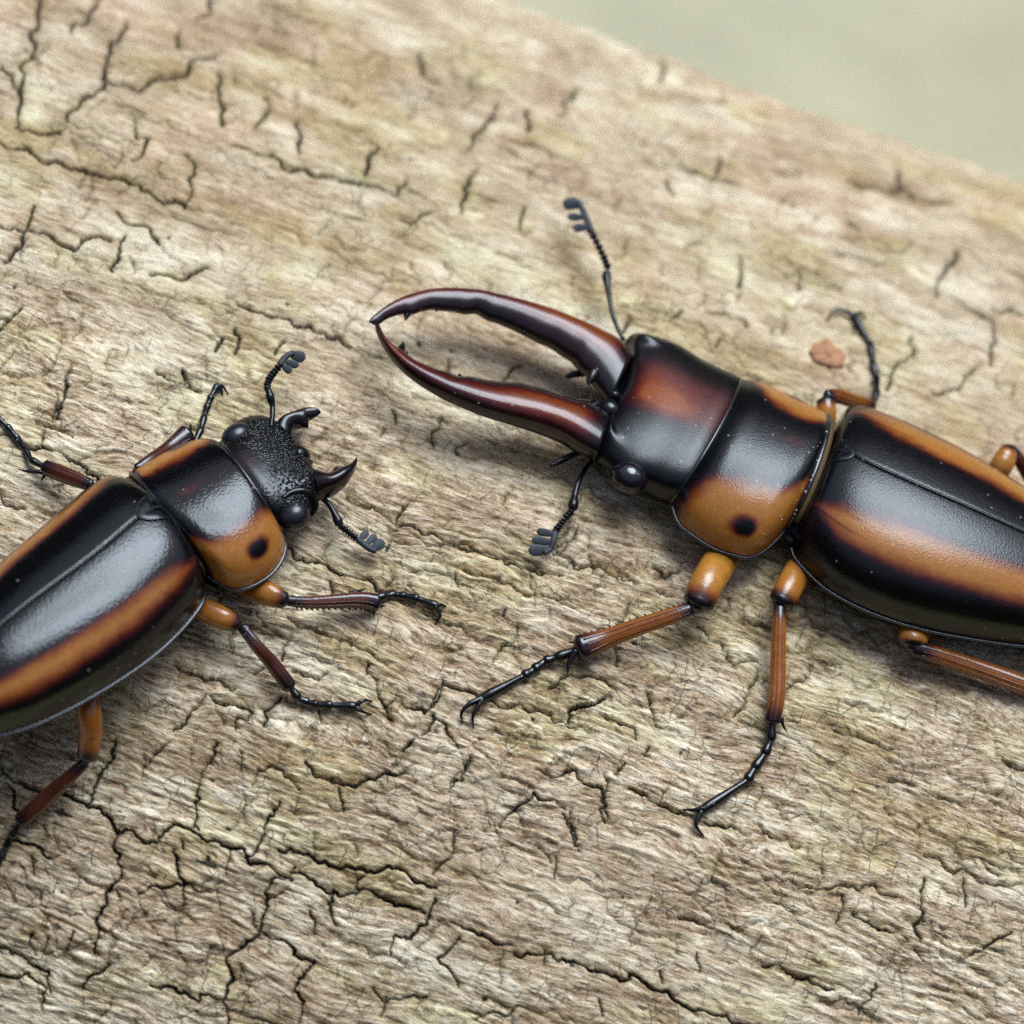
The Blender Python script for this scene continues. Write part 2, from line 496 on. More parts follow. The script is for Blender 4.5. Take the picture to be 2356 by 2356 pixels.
# ------------------------------------------------------------------ the log
CRACKS = {
 'M': [(6, [(160,0),(130,80),(125,200),(95,260),(90,370),(60,440),(60,490)]), (5, [(380,10),(330,60),(270,140)]),
       (6, [(480,90),(430,160),(390,230),(390,300),(420,320),(530,345),(600,310),(700,290),(760,230),(830,220)]),
       (5, [(420,320),(350,360),(290,410),(250,460)]), (7, [(-40,540),(70,560),(180,605),(320,645),(480,690),(600,750),(700,775)]),
       (5, [(700,775),(725,720),(740,650),(700,610)]), (4, [(520,460),(510,540),(560,540),(500,620)]), (10, [(820,290),(840,400),(825,470)]),
       (9, [(870,570),(1000,590),(1080,640),(1180,670),(1300,695),(1420,720),(1500,750)]), (5, [(1120,480),(1130,540),(1120,600)]),
       (6, [(1440,570),(1400,620),(1370,680)]), (4, [(1010,380),(990,460),(960,510)]), (10, [(1590,210),(1590,280),(1650,320)]),
       (5, [(1870,380),(1850,450),(1790,510),(1770,560)]), (5, [(1820,640),(1750,710),(1740,800)]), (4, [(1500,740),(1530,680)]),
       (7, [(-20,850),(60,860),(110,870),(190,890),(280,930),(310,890),(420,900)]), (5, [(130,790),(110,870),(50,930),(20,1000)]),
       (5, [(480,880),(440,950),(420,1020)]), (5, [(440,810),(540,850),(590,880),(590,910)]), (5, [(560,1020),(660,1050),(780,1010)]),
       (4, [(860,1130),(960,1180),(1080,1210),(1200,1255),(1330,1300)]), (5, [(90,1160),(40,1210),(10,1250)]),
       (4, [(270,1390),(230,1500),(200,1580)]), (6, [(690,1400),(700,1450)]), (5, [(570,1400),(680,1440),(760,1490)]),
       (5, [(800,20),(780,60),(740,75)]), (4, [(690,120),(670,190)]), (4, [(1640,790),(1560,840),(1520,830)]), (4, [(900,1240),(890,1330)]),
       (4, [(840,1280),(800,1340)]), (4, [(1070,1280),(1040,1340)]), (4, [(90,370),(0,250)]), (4, [(250,500),(120,500),(60,490)])],
 'N': [(5, [(270,310),(220,370),(180,420)]), (6, [(70,400),(65,490)]), (4, [(0,515),(80,530),(150,570)]), (4, [(640,600),(690,640),(770,665),(870,690)]),
       (4, [(800,590),(775,665)]), (10, [(1270,690),(1330,715),(1400,730),(1470,720),(1520,760),(1580,775),(1650,770)]), (9, [(1450,640),(1470,720)]),
       (5, [(660,360),(730,385),(800,390)]), (5, [(795,345),(790,390)]), (5, [(570,240),(565,320)]), (4, [(590,650),(610,720)]), (4, [(880,970),(850,1060)]),
       (4, [(1100,1020),(1085,1080)]), (4, [(1150,1040),(1250,1085)]), (5, [(1690,960),(1620,1050),(1600,1120)]),
       (4, [(1650,1130),(1700,1160),(1770,1190),(1815,1200),(1815,1290),(1810,1370)]), (4, [(1800,1160),(1932,1190)]),
       (4, [(1520,1270),(1510,1330),(1440,1400),(1430,1480)]), (4, [(1600,1490),(1680,1460),(1780,1370)]), (5, [(730,1165),(820,1170),(880,1200),(880,1220)]),
       (4, [(800,1270),(770,1310)]), (4, [(640,1170),(590,1210)]), (5, [(40,770),(25,850)]), (4, [(440,1180),(425,1240)]), (4, [(1250,840),(1310,880)]),
       (4, [(1220,960),(1400,1010)])],
 'H': [(8, [(-20,480),(120,540),(230,590),(420,640),(510,670),(620,740),(760,810),(960,900)]), (4, [(440,190),(430,310),(390,370)]), (4, [(340,450),(315,560)]),
       (4, [(0,920),(50,990),(200,1060)]), (5, [(250,370),(400,440),(520,490)]), (6, [(1360,40),(1370,100),(1470,180)])],
 'L': [(8, [(700,40),(850,110),(980,150),(1100,200),(1200,225),(1300,285),(1400,310)]), (4, [(730,460),(800,520),(950,570),(1100,640),(1250,700),(1350,745)]),
       (4, [(0,760),(100,810),(230,860),(400,920)]), (5, [(730,610),(700,700),(690,760)]), (6, [(575,790),(510,830)]), (6, [(680,960),(640,1020),(590,1050),(580,1140)]),
       (5, [(760,790),(850,840),(960,870),(990,820)]), (5, [(1220,770),(1210,840),(1270,900),(1280,980),(1340,1050),(1400,1100)]),
       (6, [(1340,1050),(1400,1020),(1500,1060),(1610,1085),(1650,1030),(1720,900)]), (4, [(1720,900),(1850,940),(1932,960)]),
       (6, [(1610,1085),(1670,1110),(1610,1180),(1570,1205)]), (6, [(180,980),(130,1050),(60,1120),(0,1190)]), (5, [(240,960),(400,1040),(470,1050),(430,1120),(410,1200)]),
       (4, [(1000,250),(1010,320)]), (4, [(1390,220),(1350,270)]), (4, [(1790,200),(1800,280)]), (4, [(1660,310),(1640,360)]), (4, [(910,1040),(930,1130)])],
 'A': [(6, [(0,1510),(100,1560),(300,1650),(420,1690),(560,1750),(700,1800),(900,1870),(1100,1930)]), (6, [(370,1530),(310,1650)]), (4, [(600,1000),(560,1100),(540,1180)]),
       (4, [(600,1000),(650,1030)]), (4, [(770,1130),(690,1210),(800,1270)]), (4, [(240,1060),(210,1130)]), (4, [(280,940),(310,1030)]), (4, [(1450,1700),(1400,1800),(1300,1860)]),
       (4, [(650,600),(640,680)]), (4, [(1120,640),(990,720)])],
 'E': [(6, [(0,0),(150,20),(250,50),(400,100),(560,155),(620,160)]), (5, [(640,0),(580,50),(700,110),(850,135),(980,180),(1120,250),(1180,270)]), (4, [(760,60),(780,140)]),
       (6, [(1080,130),(1150,180),(1200,130)]), (4, [(160,130),(300,190),(420,225),(550,265),(720,300)]), (4, [(970,290),(910,390)]), (4, [(410,420),(370,490),(310,580)]),
       (5, [(890,510),(900,600)]), (5, [(40,690),(120,730),(250,780),(400,800),(560,850),(650,880)]), (11, [(820,760),(720,800),(660,830),(650,880)]), (4, [(650,880),(770,950)]),
       (5, [(1050,740),(1080,820),(1110,900)]), (7, [(900,870),(980,910),(990,970)]), (4, [(550,700),(640,660),(740,640),(860,690),(900,740)]), (8, [(0,870),(80,920),(130,990)]),
       (6, [(60,700),(0,810)]), (5, [(180,1050),(130,1130),(90,1200)]), (6, [(500,1150),(600,1140),(680,1130),(760,1180),(830,1240),(820,1330),(835,1380)]),
       (6, [(320,1390),(420,1310),(490,1240),(600,1280),(660,1340)]), (7, [(660,1340),(680,1430),(690,1500)]), (4, [(940,1080),(890,1150)]),
       (5, [(950,1210),(1050,1260),(1130,1290),(1230,1320),(1300,1330)]), (4, [(1160,1200),(1120,1290)]), (5, [(1340,1370),(1420,1390),(1560,1440)]), (3, [(1440,540),(1500,600),(1600,570)]),
       (4, [(1620,640),(1560,730),(1480,850)]), (4, [(1860,600),(1800,690),(1740,730)]), (4, [(1530,370),(1650,420)]), (5, [(1060,1000),(1040,1040)]), (4, [(120,1430),(80,1500)]),
       (5, [(1290,430),(1380,470),(1440,500),(1470,600)])],
 'O': [(8, [(430,0),(400,110),(370,160),(350,210),(330,255)]), (10, [(20,125),(50,165),(150,200),(240,215),(330,255),(400,290),(440,345),(540,380),(610,400)]), (8, [(25,170),(45,220),(60,280)]),
       (8, [(440,345),(430,420),(435,490),(440,540),(400,580),(380,680),(370,800)]), (6, [(0,365),(90,395),(200,445)]), (7, [(820,20),(790,90),(760,160),(740,240),(720,310),(735,355)]),
       (8, [(610,400),(620,360),(660,340),(720,345),(780,380),(850,410),(900,420),(950,455),(1050,510),(1100,515)]), (5, [(690,420),(690,385)]), (7, [(660,420),(665,480),(710,540),(700,590),(665,640)]),
       (4, [(865,430),(855,520)]), (8, [(1065,240),(1040,290),(1000,330),(970,390),(940,440)]), (8, [(1110,490),(1040,540),(1010,600),(990,680),(990,740),(920,800),(860,820),(870,890),(840,990),(860,1100)]),
       (4, [(1000,600),(1040,600),(1080,575)]), (8, [(1100,510),(1170,520),(1240,570),(1340,595),(1370,540),(1390,500)]), (7, [(1270,570),(1250,620),(1265,700)]),
       (10, [(1060,420),(1170,450),(1290,475),(1390,500),(1460,485),(1540,520),(1640,570)]), (9, [(1350,560),(1450,610),(1550,650),(1590,670)]), (8, [(1640,600),(1610,680),(1560,740),(1490,740),(1470,800)]),
       (7, [(990,740),(1060,760),(1130,810),(1180,840),(1140,880),(1110,960),(1150,980),(1120,1100)]), (9, [(1160,80),(1200,140),(1270,165),(1350,190),(1400,160),(1520,110)]), (4, [(1280,190),(1285,290)]),
       (8, [(1560,0),(1520,50)]), (5, [(1770,60),(1730,150),(1705,210)]), (6, [(1730,370),(1690,430),(1640,490)]), (5, [(630,10),(600,60),(550,100)]), (4, [(920,50),(910,120)]), (4, [(970,120),(950,180)]),
       (3, [(970,110),(1060,110),(1110,200)]), (5, [(120,740),(105,790)]), (6, [(280,740),(245,830)]), (4, [(180,760),(160,830)]), (7, [(-20,800),(110,840),(170,890),(180,940)]), (5, [(400,850),(330,910),(300,950)]),
       (5, [(-20,890),(100,910),(180,940),(140,1020)]), (7, [(560,920),(660,960),(750,990),(760,960),(840,980)]), (4, [(1180,650),(1180,740)]), (4, [(940,640),(950,710),(990,740)]), (5, [(1460,980),(1440,1060)]),
       (4, [(1400,960),(1470,990),(1600,990)]), (5, [(1690,700),(1820,740),(1932,770)]), (5, [(1720,750),(1650,830),(1700,880),(1720,950)]), (4, [(1780,1060),(1850,1030),(1932,1030)]), (3, [(120,450),(130,520)]),
       (4, [(530,590),(720,550),(800,600)])],
 'Q': [(8, [(0,965),(120,980),(270,1030),(380,1065),(480,1080),(560,1120),(660,1165),(760,1200),(860,1235),(1000,1290)]), (4, [(120,960),(115,1020)]), (7, [(1570,690),(1550,770),(1530,870),(1530,940)]),
       (5, [(1520,960),(1560,1000)]), (5, [(1270,820),(1380,870),(1500,920)]), (5, [(1705,680),(1720,740),(1725,790)]), (6, [(1880,880),(1800,940),(1720,970)]), (5, [(1260,760),(1230,870)]),
       (5, [(1380,1070),(1340,1160),(1320,1210)]), (6, [(960,1010),(1080,1065),(1220,1120)]), (4, [(1080,1070),(1060,1095)]), (3, [(710,970),(705,1050)]), (4, [(160,600),(170,690)]), (3, [(100,580),(160,640)]),
       (6, [(190,450),(230,500),(240,600)]), (5, [(350,300),(345,380),(345,480)]), (4, [(930,470),(1000,530),(1100,580)]), (4, [(1780,610),(1840,680)]), (3, [(1170,650),(1180,690)]),
       (4, [(1430,310),(1520,330)]), (4, [(1240,140),(1330,160),(1430,185)]), (4, [(1850,240),(1932,280)]), (4, [(620,830),(760,880)]), (3, [(1040,700),(1130,730),(1350,720),(1450,760)]),
       (4, [(330,1150),(340,1210)]), (4, [(560,1040),(565,1090)]), (3, [(1560,600),(1700,660),(1932,720)])],
}

RELIEF = {}
def build_log():
    def axis(lo, hi, step, out, ostep):
        a = list(np.arange(lo, hi, step))
        x, s, left = lo, step, []
        while x > out[0]:
            s = min(s * 1.35, ostep); x -= s; left.append(x)
        x, s, right = a[-1], step, []
        while x < out[1]:
            s = min(s * 1.35, ostep); x += s; right.append(x)
        return np.array(left[::-1] + a + right)
    xs = axis(-1740, 1750, 3.7, (-9000, 9000), 260)
    ts = axis(-2080, 760, 3.5, (-6000, 760), 160)
    ts = np.concatenate([ts[ts < 760], axis(764, 1885, 5.6, (764, 4800), 160)])
    nx, nt_ = len(xs), len(ts)
    X, T = np.meshgrid(xs, ts, indexing='ij')
    # ---- relief (px)
    warp = (fbm(X / 260, T / 120, 3, 3) - 0.5)
    Tw = T + warp * 60
    h = (fbm(X / 900, T / 420, 21, 3) - 0.5) * (44 + 40 * sstep(900, 1500, T)) + (fbm(X / 120, T / 120, 23, 3) - .5) * 22 * sstep(1000, 1500, T)                        # slow undulation
    h += (fbm(X / 210, Tw / 90, 31, 4) - 0.5) * 17                       # lumps
    fine = fbm(X / 70, Tw / 12.5, 41, 3, 0.6) - 0.5                      # raised fibres
    fine2 = fbm(X / 34, Tw / 9, 47, 2, 0.5) - 0.5
    zone = sstep(0.35, 0.65, fbm(X / 330, T / 260, 51, 3))               # where the fibres stand out
    low = sstep(600, -300, T)                                           # more weathered on the nearer slope
    h += fine * (7 + 9 * zone) * (0.45 + 0.55 * low) + fine2 * 5
    # ---- checks: traced ones
    crack = np.zeros_like(h); deep = np.zeros_like(h); soft = np.zeros_like(h)
    r2 = np.random.default_rng(5)
    def cut(xx, tt, w, depth):
        nonlocal crack, deep, soft
        seg = np.hypot(np.diff(xx), np.diff(tt)); cum = np.concatenate([[0], np.cumsum(seg)])
        n_ = max(6, int(cum[-1] / 5.0))
        q_ = np.linspace(0, cum[-1], n_)
        P = np.stack([np.interp(q_, cum, xx), np.interp(q_, cum, tt)], 1)
        L = np.linspace(0, 1, n_)
        ph = r2.uniform(0, 99)
        zz0 = np.zeros(n_)
        wob = lambda sd_: (vnoise(q_ / 34 + ph, zz0, sd_) - .5) * 17 + (vnoise(q_ / 13 + ph, zz0 + 1, sd_) - .5) * 9 + (vnoise(q_ / 6 + ph, zz0 + 2, sd_) - .5) * 4.5
        P = P + np.stack([wob(71), wob(76)], 1) * min(1, cum[-1] / 90)
        wid = w * (0.35 + 0.65 * np.sin(np.pi * np.clip(L, .06, .94)) ** .6) * (0.35 + 1.2 * vnoise(L * len(P) / 6 + ph, np.full(len(P), 3.), 73))
        for k in range(len(P) - 1):
            a, b = P[k], P[k + 1]; wk = 0.5 * (wid[k] + wid[k + 1]); m = wk * 2.2 + 14
            i0, i1 = np.searchsorted(xs, [min(a[0], b[0]) - m, max(a[0], b[0]) + m])
            j0, j1 = np.searchsorted(ts, [min(a[1], b[1]) - m, max(a[1], b[1]) + m])
            if i1 <= i0 or j1 <= j0: continue
            xx_, tt_ = X[i0:i1, j0:j1], T[i0:i1, j0:j1]
            ab = b - a; q = np.clip(((xx_ - a[0]) * ab[0] + (tt_ - a[1]) * ab[1]) / max(ab @ ab, 1e-6), 0, 1)
            ds = np.hypot(xx_ - a[0] - q * ab[0], tt_ - a[1] - q * ab[1])
            c = 1 - sstep(wk * 0.28, wk * 0.28 + 2.9, ds)
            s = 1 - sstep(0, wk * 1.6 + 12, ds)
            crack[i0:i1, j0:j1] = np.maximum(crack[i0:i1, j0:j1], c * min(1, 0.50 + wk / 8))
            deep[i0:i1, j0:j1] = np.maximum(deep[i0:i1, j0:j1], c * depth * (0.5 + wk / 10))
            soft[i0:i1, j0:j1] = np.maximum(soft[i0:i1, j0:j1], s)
    for z, lst in CRACKS.items():
        for w, pts in lst:
            xx, tt = surf_xt(zp(z, pts))
            cut(xx, tt, w * (1.5 if z in 'MN' else .60), 16)
    # finer checks crossing the grain and splitting along it
    for k in range(900):
        x0, t0 = r2.uniform(-1700, 1700), r2.uniform(-1900, 1400)
        if fbm(np.array([x0 / 300]), np.array([t0 / 240]), 91, 2)[0] < 0.42: continue
        if r2.random() < 0.60:
            ln = r2.uniform(25, 90); n = 4
            xx = x0 + np.cumsum(r2.normal(0, 9, n)); tt = t0 + np.linspace(0, ln, n)
        else:
            ln = r2.uniform(50, 220); n = 5
            xx = x0 + np.linspace(0, ln, n); tt = t0 + np.cumsum(r2.normal(0, 5, n))
        cut(xx, tt, r2.uniform(0.5, 1.5), 6)
    # block net
    e, cid = worley_edge(X / 95 + warp * 1.2 + 40, Tw / 62 + 9 + (fbm(X / 30, T / 30, 63, 2) - .5) * .5, 61)
    gate = sstep(0.42, 0.62, fbm(X / 240, T / 170, 65, 3))
    net = (1 - sstep(0.015, 0.075, e)) * gate
    h -= net * 6
    h += (cid - .5) * 5 * gate * (0.4 + sstep(0.02, 0.25, e))
    crack = np.maximum(crack, net * 0.30)
    h += soft * 0 - deep
    h -= soft * 3.0
    # pits
    pit = sstep(0.90, 0.94, vnoise(X / 20, T / 15, 77) * (0.7 + 0.3 * vnoise(X / 60, T / 60, 78)))
    h -= pit * 6
    crack = np.maximum(crack, pit * .75)
    taper = sstep(6000, 3000, np.abs(X))
    gg, zz, aa = np.interp(T, _tt, _g), np.interp(T, _tt, _z), np.interp(T, _tt, _al)
    fade = sstep(-5600, -4200, T) * sstep(4600, 3400, T)                 # flat where it rests on the ground
    h *= fade
    gg = gg + np.sin(aa) * h; zz = zz + np.cos(aa) * h
    RELIEF.update(xs=xs, ts=ts, h=h)
    v = X[..., None] * AX + gg[..., None] * UP + zz[..., None] * ZC
    vw = to_world(v.reshape(-1, 3))
    vw[:, 2] = np.maximum(vw[:, 2], GROUND_Z)
    quads = grid_faces(nx, nt_, True)[:, ::-1]
    n0 = len(vw)
    caps = np.vstack([vw[:nt_].mean(0), vw[-nt_:].mean(0)])
    j = np.arange(nt_)
    t0 = np.stack([np.full(nt_, n0), j, (j + 1) % nt_], 1)
    t1 = np.stack([np.full(nt_, n0 + 1), (j + 1) % nt_ + (nx - 1) * nt_, j + (nx - 1) * nt_], 1)
    vw = np.vstack([vw, caps])
    ap = lambda a: np.concatenate([a.ravel(), [0, 0]])
    stain = sstep(.46, .66, fbm(X / 620, T / 130, 99, 4) + .10 * (soft - .3) * sstep(.4, .6, fbm(X / 200, T / 200, 101, 2)))
    moss = np.clip(soft * 0.7 * sstep(.35, .6, fbm(X / 150, T / 120, 88, 3)) + sstep(.52, .72, fbm(X / 230, T / 130, 89, 4)), 0, 1)
    pink = sstep(.48, .70, fbm(X / 260, T / 150, 95, 3)) * (0.4 + 0.6 * sstep(-200, 700, T))
    pale = sstep(.50, .72, fbm(X / 160, T / 75, 97, 4))
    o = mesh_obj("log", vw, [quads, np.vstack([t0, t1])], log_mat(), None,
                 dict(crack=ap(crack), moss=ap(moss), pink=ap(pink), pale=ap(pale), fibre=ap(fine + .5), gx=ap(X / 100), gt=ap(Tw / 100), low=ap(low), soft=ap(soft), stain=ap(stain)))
    tag(o, "weathered pale brown log with cracked bare grain under the two beetles", "log")
    return o

def log_mat():
    m, nt, b = new_mat("weathered wood")
    cx = N(nt, 'ShaderNodeCombineXYZ')
    nt.links.new(attr(nt, 'gx'), cx.inputs[0]); nt.links.new(attr(nt, 'gt'), cx.inputs[1])
    v = cx.outputs[0]
    def scaled(sx, sy):
        q = N(nt, 'ShaderNodeVectorMath', operation='MULTIPLY'); q.inputs[1].default_value = (sx, sy, 1)
        nt.links.new(v, q.inputs[0]); return q.outputs[0]
    f1 = noise(nt, scaled(1.6, 9.0), 1.0, 5, 0.62, 0.25)        # fibre bundles
    f2 = noise(nt, scaled(4.0, 19.0), 1.0, 5, 0.72, 0.15)         # single fibres
    n3 = noise(nt, scaled(0.55, 0.9), 1.0, 4, 0.6)              # patches
    n4 = noise(nt, scaled(13, 19), 1.0, 4, 0.7)                 # speckle
    tone = mth(nt, 'ADD', mth(nt, 'MULTIPLY', mth(nt, 'SUBTRACT', f1, .5), 0.95), mth(nt, 'MULTIPLY', mth(nt, 'SUBTRACT', f2, .5), 1.05))
    tone = mth(nt, 'ADD', tone, mth(nt, 'MULTIPLY', mth(nt, 'SUBTRACT', attr(nt, 'fibre'), .5), 0.42))
    tone = mth(nt, 'ADD', tone, mth(nt, 'MULTIPLY', mth(nt, 'SUBTRACT', n4, .5), 0.60))
    tone = mth(nt, 'MULTIPLY', tone, mth(nt, 'ADD', .55, mth(nt, 'MULTIPLY', attr(nt, 'low'), .5)))
    tone = mth(nt, 'ADD', tone, mth(nt, 'ADD', 0.515, mth(nt, 'MULTIPLY', attr(nt, 'pale'), 0.06)))
    c = ramp(nt, tone, [(0.20, (.125, .078, .042)), (0.34, (.30, .205, .122)), (0.46, (.455, .340, .222)),
                        (0.58, (.60, .480, .335)), (0.74, (.83, .74, .59))])
    c = mixc(nt, mth(nt, 'MULTIPLY', attr(nt, 'pink'), 0.50), c, mixc(nt, 1.0, c, (1.0, .88, .845), 'MULTIPLY'))
    c = mixc(nt, mth(nt, 'MULTIPLY', attr(nt, 'moss'), mth(nt, 'MULTIPLY', ramp(nt, n4, [(.35, (.3, .3, .3)), (.65, (1, 1, 1))]), 0.58)), c,
             mixc(nt, 1.0, c, (.80, .84, .42), 'MULTIPLY'))
    c = mixc(nt, mth(nt, 'MULTIPLY', attr(nt, 'pale'), 0.55), c, mixc(nt, 0.5, c, (.86, .79, .62)))
    c = mixc(nt, ramp(nt, n3, [(.45, (0, 0, 0)), (.68, (.7, .7, .7))]), c, mixc(nt, 1.0, c, (.66, .58, .50), 'MULTIPLY'))
    dash = noise(nt, scaled(2.6, 15.0), 1.0, 2, 0.5, 0.3)       # short dark slits between fibres
    c = mixc(nt, mth(nt, 'MULTIPLY', ramp(nt, dash, [(.57, (0, 0, 0)), (.66, (.85, .85, .85))]), mth(nt, 'ADD', .25, mth(nt, 'MULTIPLY', attr(nt, 'low'), .65))), c, (.13, .088, .05))
    c = mixc(nt, mth(nt, 'MULTIPLY', ramp(nt, dash, [(.28, (.75, .75, .75)), (.40, (0, 0, 0))]), attr(nt, 'low')), c, (.84, .77, .65))
    c = mixc(nt, 1.0, c, (1.20, 1.15, 1.06), 'MULTIPLY')
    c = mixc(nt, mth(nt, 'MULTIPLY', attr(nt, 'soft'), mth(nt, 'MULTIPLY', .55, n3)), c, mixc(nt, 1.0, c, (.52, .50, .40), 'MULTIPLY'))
    c = mixc(nt, mth(nt, 'MULTIPLY', attr(nt, 'stain'), .45), c, mixc(nt, 1.0, c, (.70, .60, .54), 'MULTIPLY'))
    # hairline checks
    wv = N(nt, 'ShaderNodeVectorMath', operation='ADD'); nt.links.new(scaled(2.3, 1.7), wv.inputs[0])
    wn_ = N(nt, 'ShaderNodeTexNoise'); wn_.inputs['Scale'].default_value = 2.2; wn_.inputs['Detail'].default_value = 4
    nt.links.new(v, wn_.inputs['Vector']); nt.links.new(wn_.outputs['Color'], wv.inputs[1])
    vo = N(nt, 'ShaderNodeTexVoronoi', feature='DISTANCE_TO_EDGE'); vo.inputs['Scale'].default_value = 1.0
    nt.links.new(wv.outputs[0], vo.inputs['Vector'])
    hair = mth(nt, 'MULTIPLY', ramp(nt, vo.outputs['Distance'], [(.012, (1, 1, 1)), (.045, (0, 0, 0))]),
               ramp(nt, noise(nt, scaled(1.1, 1.6), 1.0, 3), [(.47, (0, 0, 0)), (.62, (.8, .8, .8))]))
    dark = mth(nt, 'MAXIMUM', ramp(nt, attr(nt, 'crack'), [(0.10, (0, 0, 0)), (0.70, (.93, .93, .93))]), mth(nt, 'MULTIPLY', hair, mth(nt, 'ADD', .18, mth(nt, 'MULTIPLY', attr(nt, 'low'), .45))))
    c = mixc(nt, dark, c, (.034, .031, .020))
    nt.links.new(c, b.inputs['Base Color'])
    b.inputs['Roughness'].default_value = 0.72
    b.inputs['Specular IOR Level'].default_value = 0.3
    nrm = bump(nt, f1, 8 * S, 0.4)
    nrm = bump(nt, mth(nt, 'SUBTRACT', 1.0, hair), 6 * S, 0.7, nrm)
    nrm = bump(nt, f2, 6 * S, 0.8, nrm)
    nrm = bump(nt, n4, 2.2 * S, 0.5, nrm)
    nt.links.new(nrm, b.inputs['Normal'])
    return m

log = build_log()

# ================================================================== THE BEETLES
class Frame:
    """plane of one beetle's body: height above it is measured along its own up direction"""
    def __init__(self, px, tilt, along, lean=None):
        self.o = PH(np.array(px, float), 0.0)
        up = UP if lean is None else unit([lean[0], -lean[1], 0.0])      # where the back leans to in the photo
        self.n = math.sin(tilt) * up + math.cos(tilt) * ZC
        self.u = math.cos(tilt) * up - math.sin(tilt) * ZC
        self.tilt = tilt
        a = np.array([along[0], -along[1], 0.0])        # head -> tail in the photo
        p0, p1 = self.at(np.array(px), 0), self.at(np.array(px) + np.array(along) * 100, 0)
        self.back = unit(p1 - p0)
    def at(self, px, h=0.0):
        px = np.asarray(px, float)
        h = np.asarray(h, float)
        d0 = ray_pt(px, 0.0 * px[..., 0]); e = np.array([0, 0, DIST])
        d = d0 - e
        q = self.o + h[..., None] * self.n if h.ndim else self.o + h * self.n
        k = ((q - e) @ self.n if np.ndim(q) > 1 else (q - e) @ self.n) / (d @ self.n)
        return e + d * np.asarray(k)[..., None]

def arch(fr, near, far, b, h0, bow, n_s, bow_dir=None):
    """stations of a domed plate from its near margin, its far silhouette and its height.
    returns centre, half-width vector, height, bow for n_s interpolated stations"""
    near, far = np.asarray(near, float), np.asarray(far, float)
    m = len(near)
    b = np.broadcast_to(np.asarray(b, float), (m,)); h0 = np.broadcast_to(np.asarray(h0, float), (m,)); bow = np.broadcast_to(np.asarray(bow, float), (m,))
    Np, Fp = fr.at(near, h0), fr.at(far, h0)
    Wv = Fp - Np; W = np.linalg.norm(Wv, axis=1); e = Wv / W[:, None]
    k = math.tan(fr.tilt) * np.abs(e @ fr.u)
    a = np.maximum((W ** 2 - (b * k) ** 2) / (2 * W), 0.12 * W)
    C = Np + e * a[:, None]
    A = e * a[:, None]
    s = spline(np.hstack([C, A, b[:, None], bow[:, None]]), n_s)
    return s[:, :3], s[:, 3:6], s[:, 6], s[:, 7]

def dome_pts(fr, C, A, b, bow, phi, exp=0.85, under=0.25, bump_fn=None):
    """closed ring: phi 0..pi over the top, then back underneath"""
    n = len(C)
    lat = -np.cos(phi)
    w = np.sin(phi) ** exp
    top = C[:, None] + A[:, None] * lat[None, :, None] + fr.n * (b[:, None] * w)[..., None] + fr.back * (bow[:, None] * np.sin(phi) ** 1.0)[..., None]
    if bump_fn is not None:
        top = top + fr.n * bump_fn(np.linspace(0, 1, n)[:, None], lat[None, :])[..., None]
    ph2 = np.linspace(np.pi, 0, max(8, len(phi) // 3))[1:-1]
    lat2 = -np.cos(ph2) * 0.985
    bot = C[:, None] + A[:, None] * lat2[None, :, None] - fr.n * (under * np.linalg.norm(A, axis=1)[:, None] * np.sin(ph2))[..., None] + fr.back * (bow[:, None] * np.sin(ph2))[..., None]
    return np.concatenate([top, bot], 1), lat

def with_under(att, n_under):
    return np.concatenate([att, np.zeros((att.shape[0], n_under))], 1)

def mandible(fr, outer, inner, h, thick, name, mat, parent, base, teeth=(), ridge=0.0, col=None):
    """blade lofted between its outer and inner edge"""
    o_, i_ = np.asarray(outer, float), np.asarray(inner, float)
    m = len(o_)
    h = np.broadcast_to(np.asarray(h, float), (m,)); thick = np.broadcast_to(np.asarray(thick, float), (m,))
    n = 90
    Po, Pi = spline(fr.at(o_, h), n), spline(fr.at(i_, h - 4), n)
    th = spline(thick, n)[:, 0] * 1.1
    gr = 1 + .22 * sstep(.35, .8, np.linspace(0, 1, n))[:, None]      # the tips are stout
    mid_ = (Po + Pi) / 2; Po, Pi = mid_ + (Po - mid_) * gr, mid_ + (Pi - mid_) * gr
    jag = (vnoise(np.linspace(0, 26, n), np.zeros(n), 17) - .4) * 9 * sstep(.05, .2, np.linspace(0, 1, n)) * sstep(.9, .7, np.linspace(0, 1, n))
    Pi = Pi + unit(Pi - Po) * jag[:, None] * (m > 10)                            # notched biting edge
    C, A = (Po + Pi) / 2, (Pi - Po) / 2
    k = 26
    ph = np.linspace(0, 2 * np.pi, k, endpoint=False)
    lat, w = np.cos(ph), np.sin(ph)
    w = np.sign(w) * np.abs(w) ** 0.85
    ring = C[:, None] + A[:, None] * lat[None, :, None] + fr.n * (th[:, None] * w[None, :] * (1 - 0.22 * lat[None, :]))[..., None]
    s = np.linspace(0, 1, n)[:, None]
    L = lat[None, :]
    pat = (1 - sstep(0.20, 0.80, np.abs(L + 0.28))) * sstep(1.0, 0.62, s) * 0.95 + 0.18
    pat = pat * sstep(-0.02, 0.12, s) * (0.75 + 0.25 * np.sin(s * 9))
    if col is not None: pat = pat * col
    g = Geo().ring_loft(ring, pat=pat)
    ob = g.obj(name, mat, parent, base)
    for (a, b_, r0) in teeth:
        pa, pb = fr.at(np.array(a, float), float(np.interp(0.5, [0, 1], [h[0], h[-1]]))), fr.at(np.array(b_, float), float(h[len(h) // 2]) - 6)
        mid = (pa + pb) / 2
        Geo().tube([pa, mid, pb], [r0 * 1.9, r0 * 1.25, r0 * 0.3], m=10, pat=0.05).obj("tooth", mat, ob, base)
    return ob

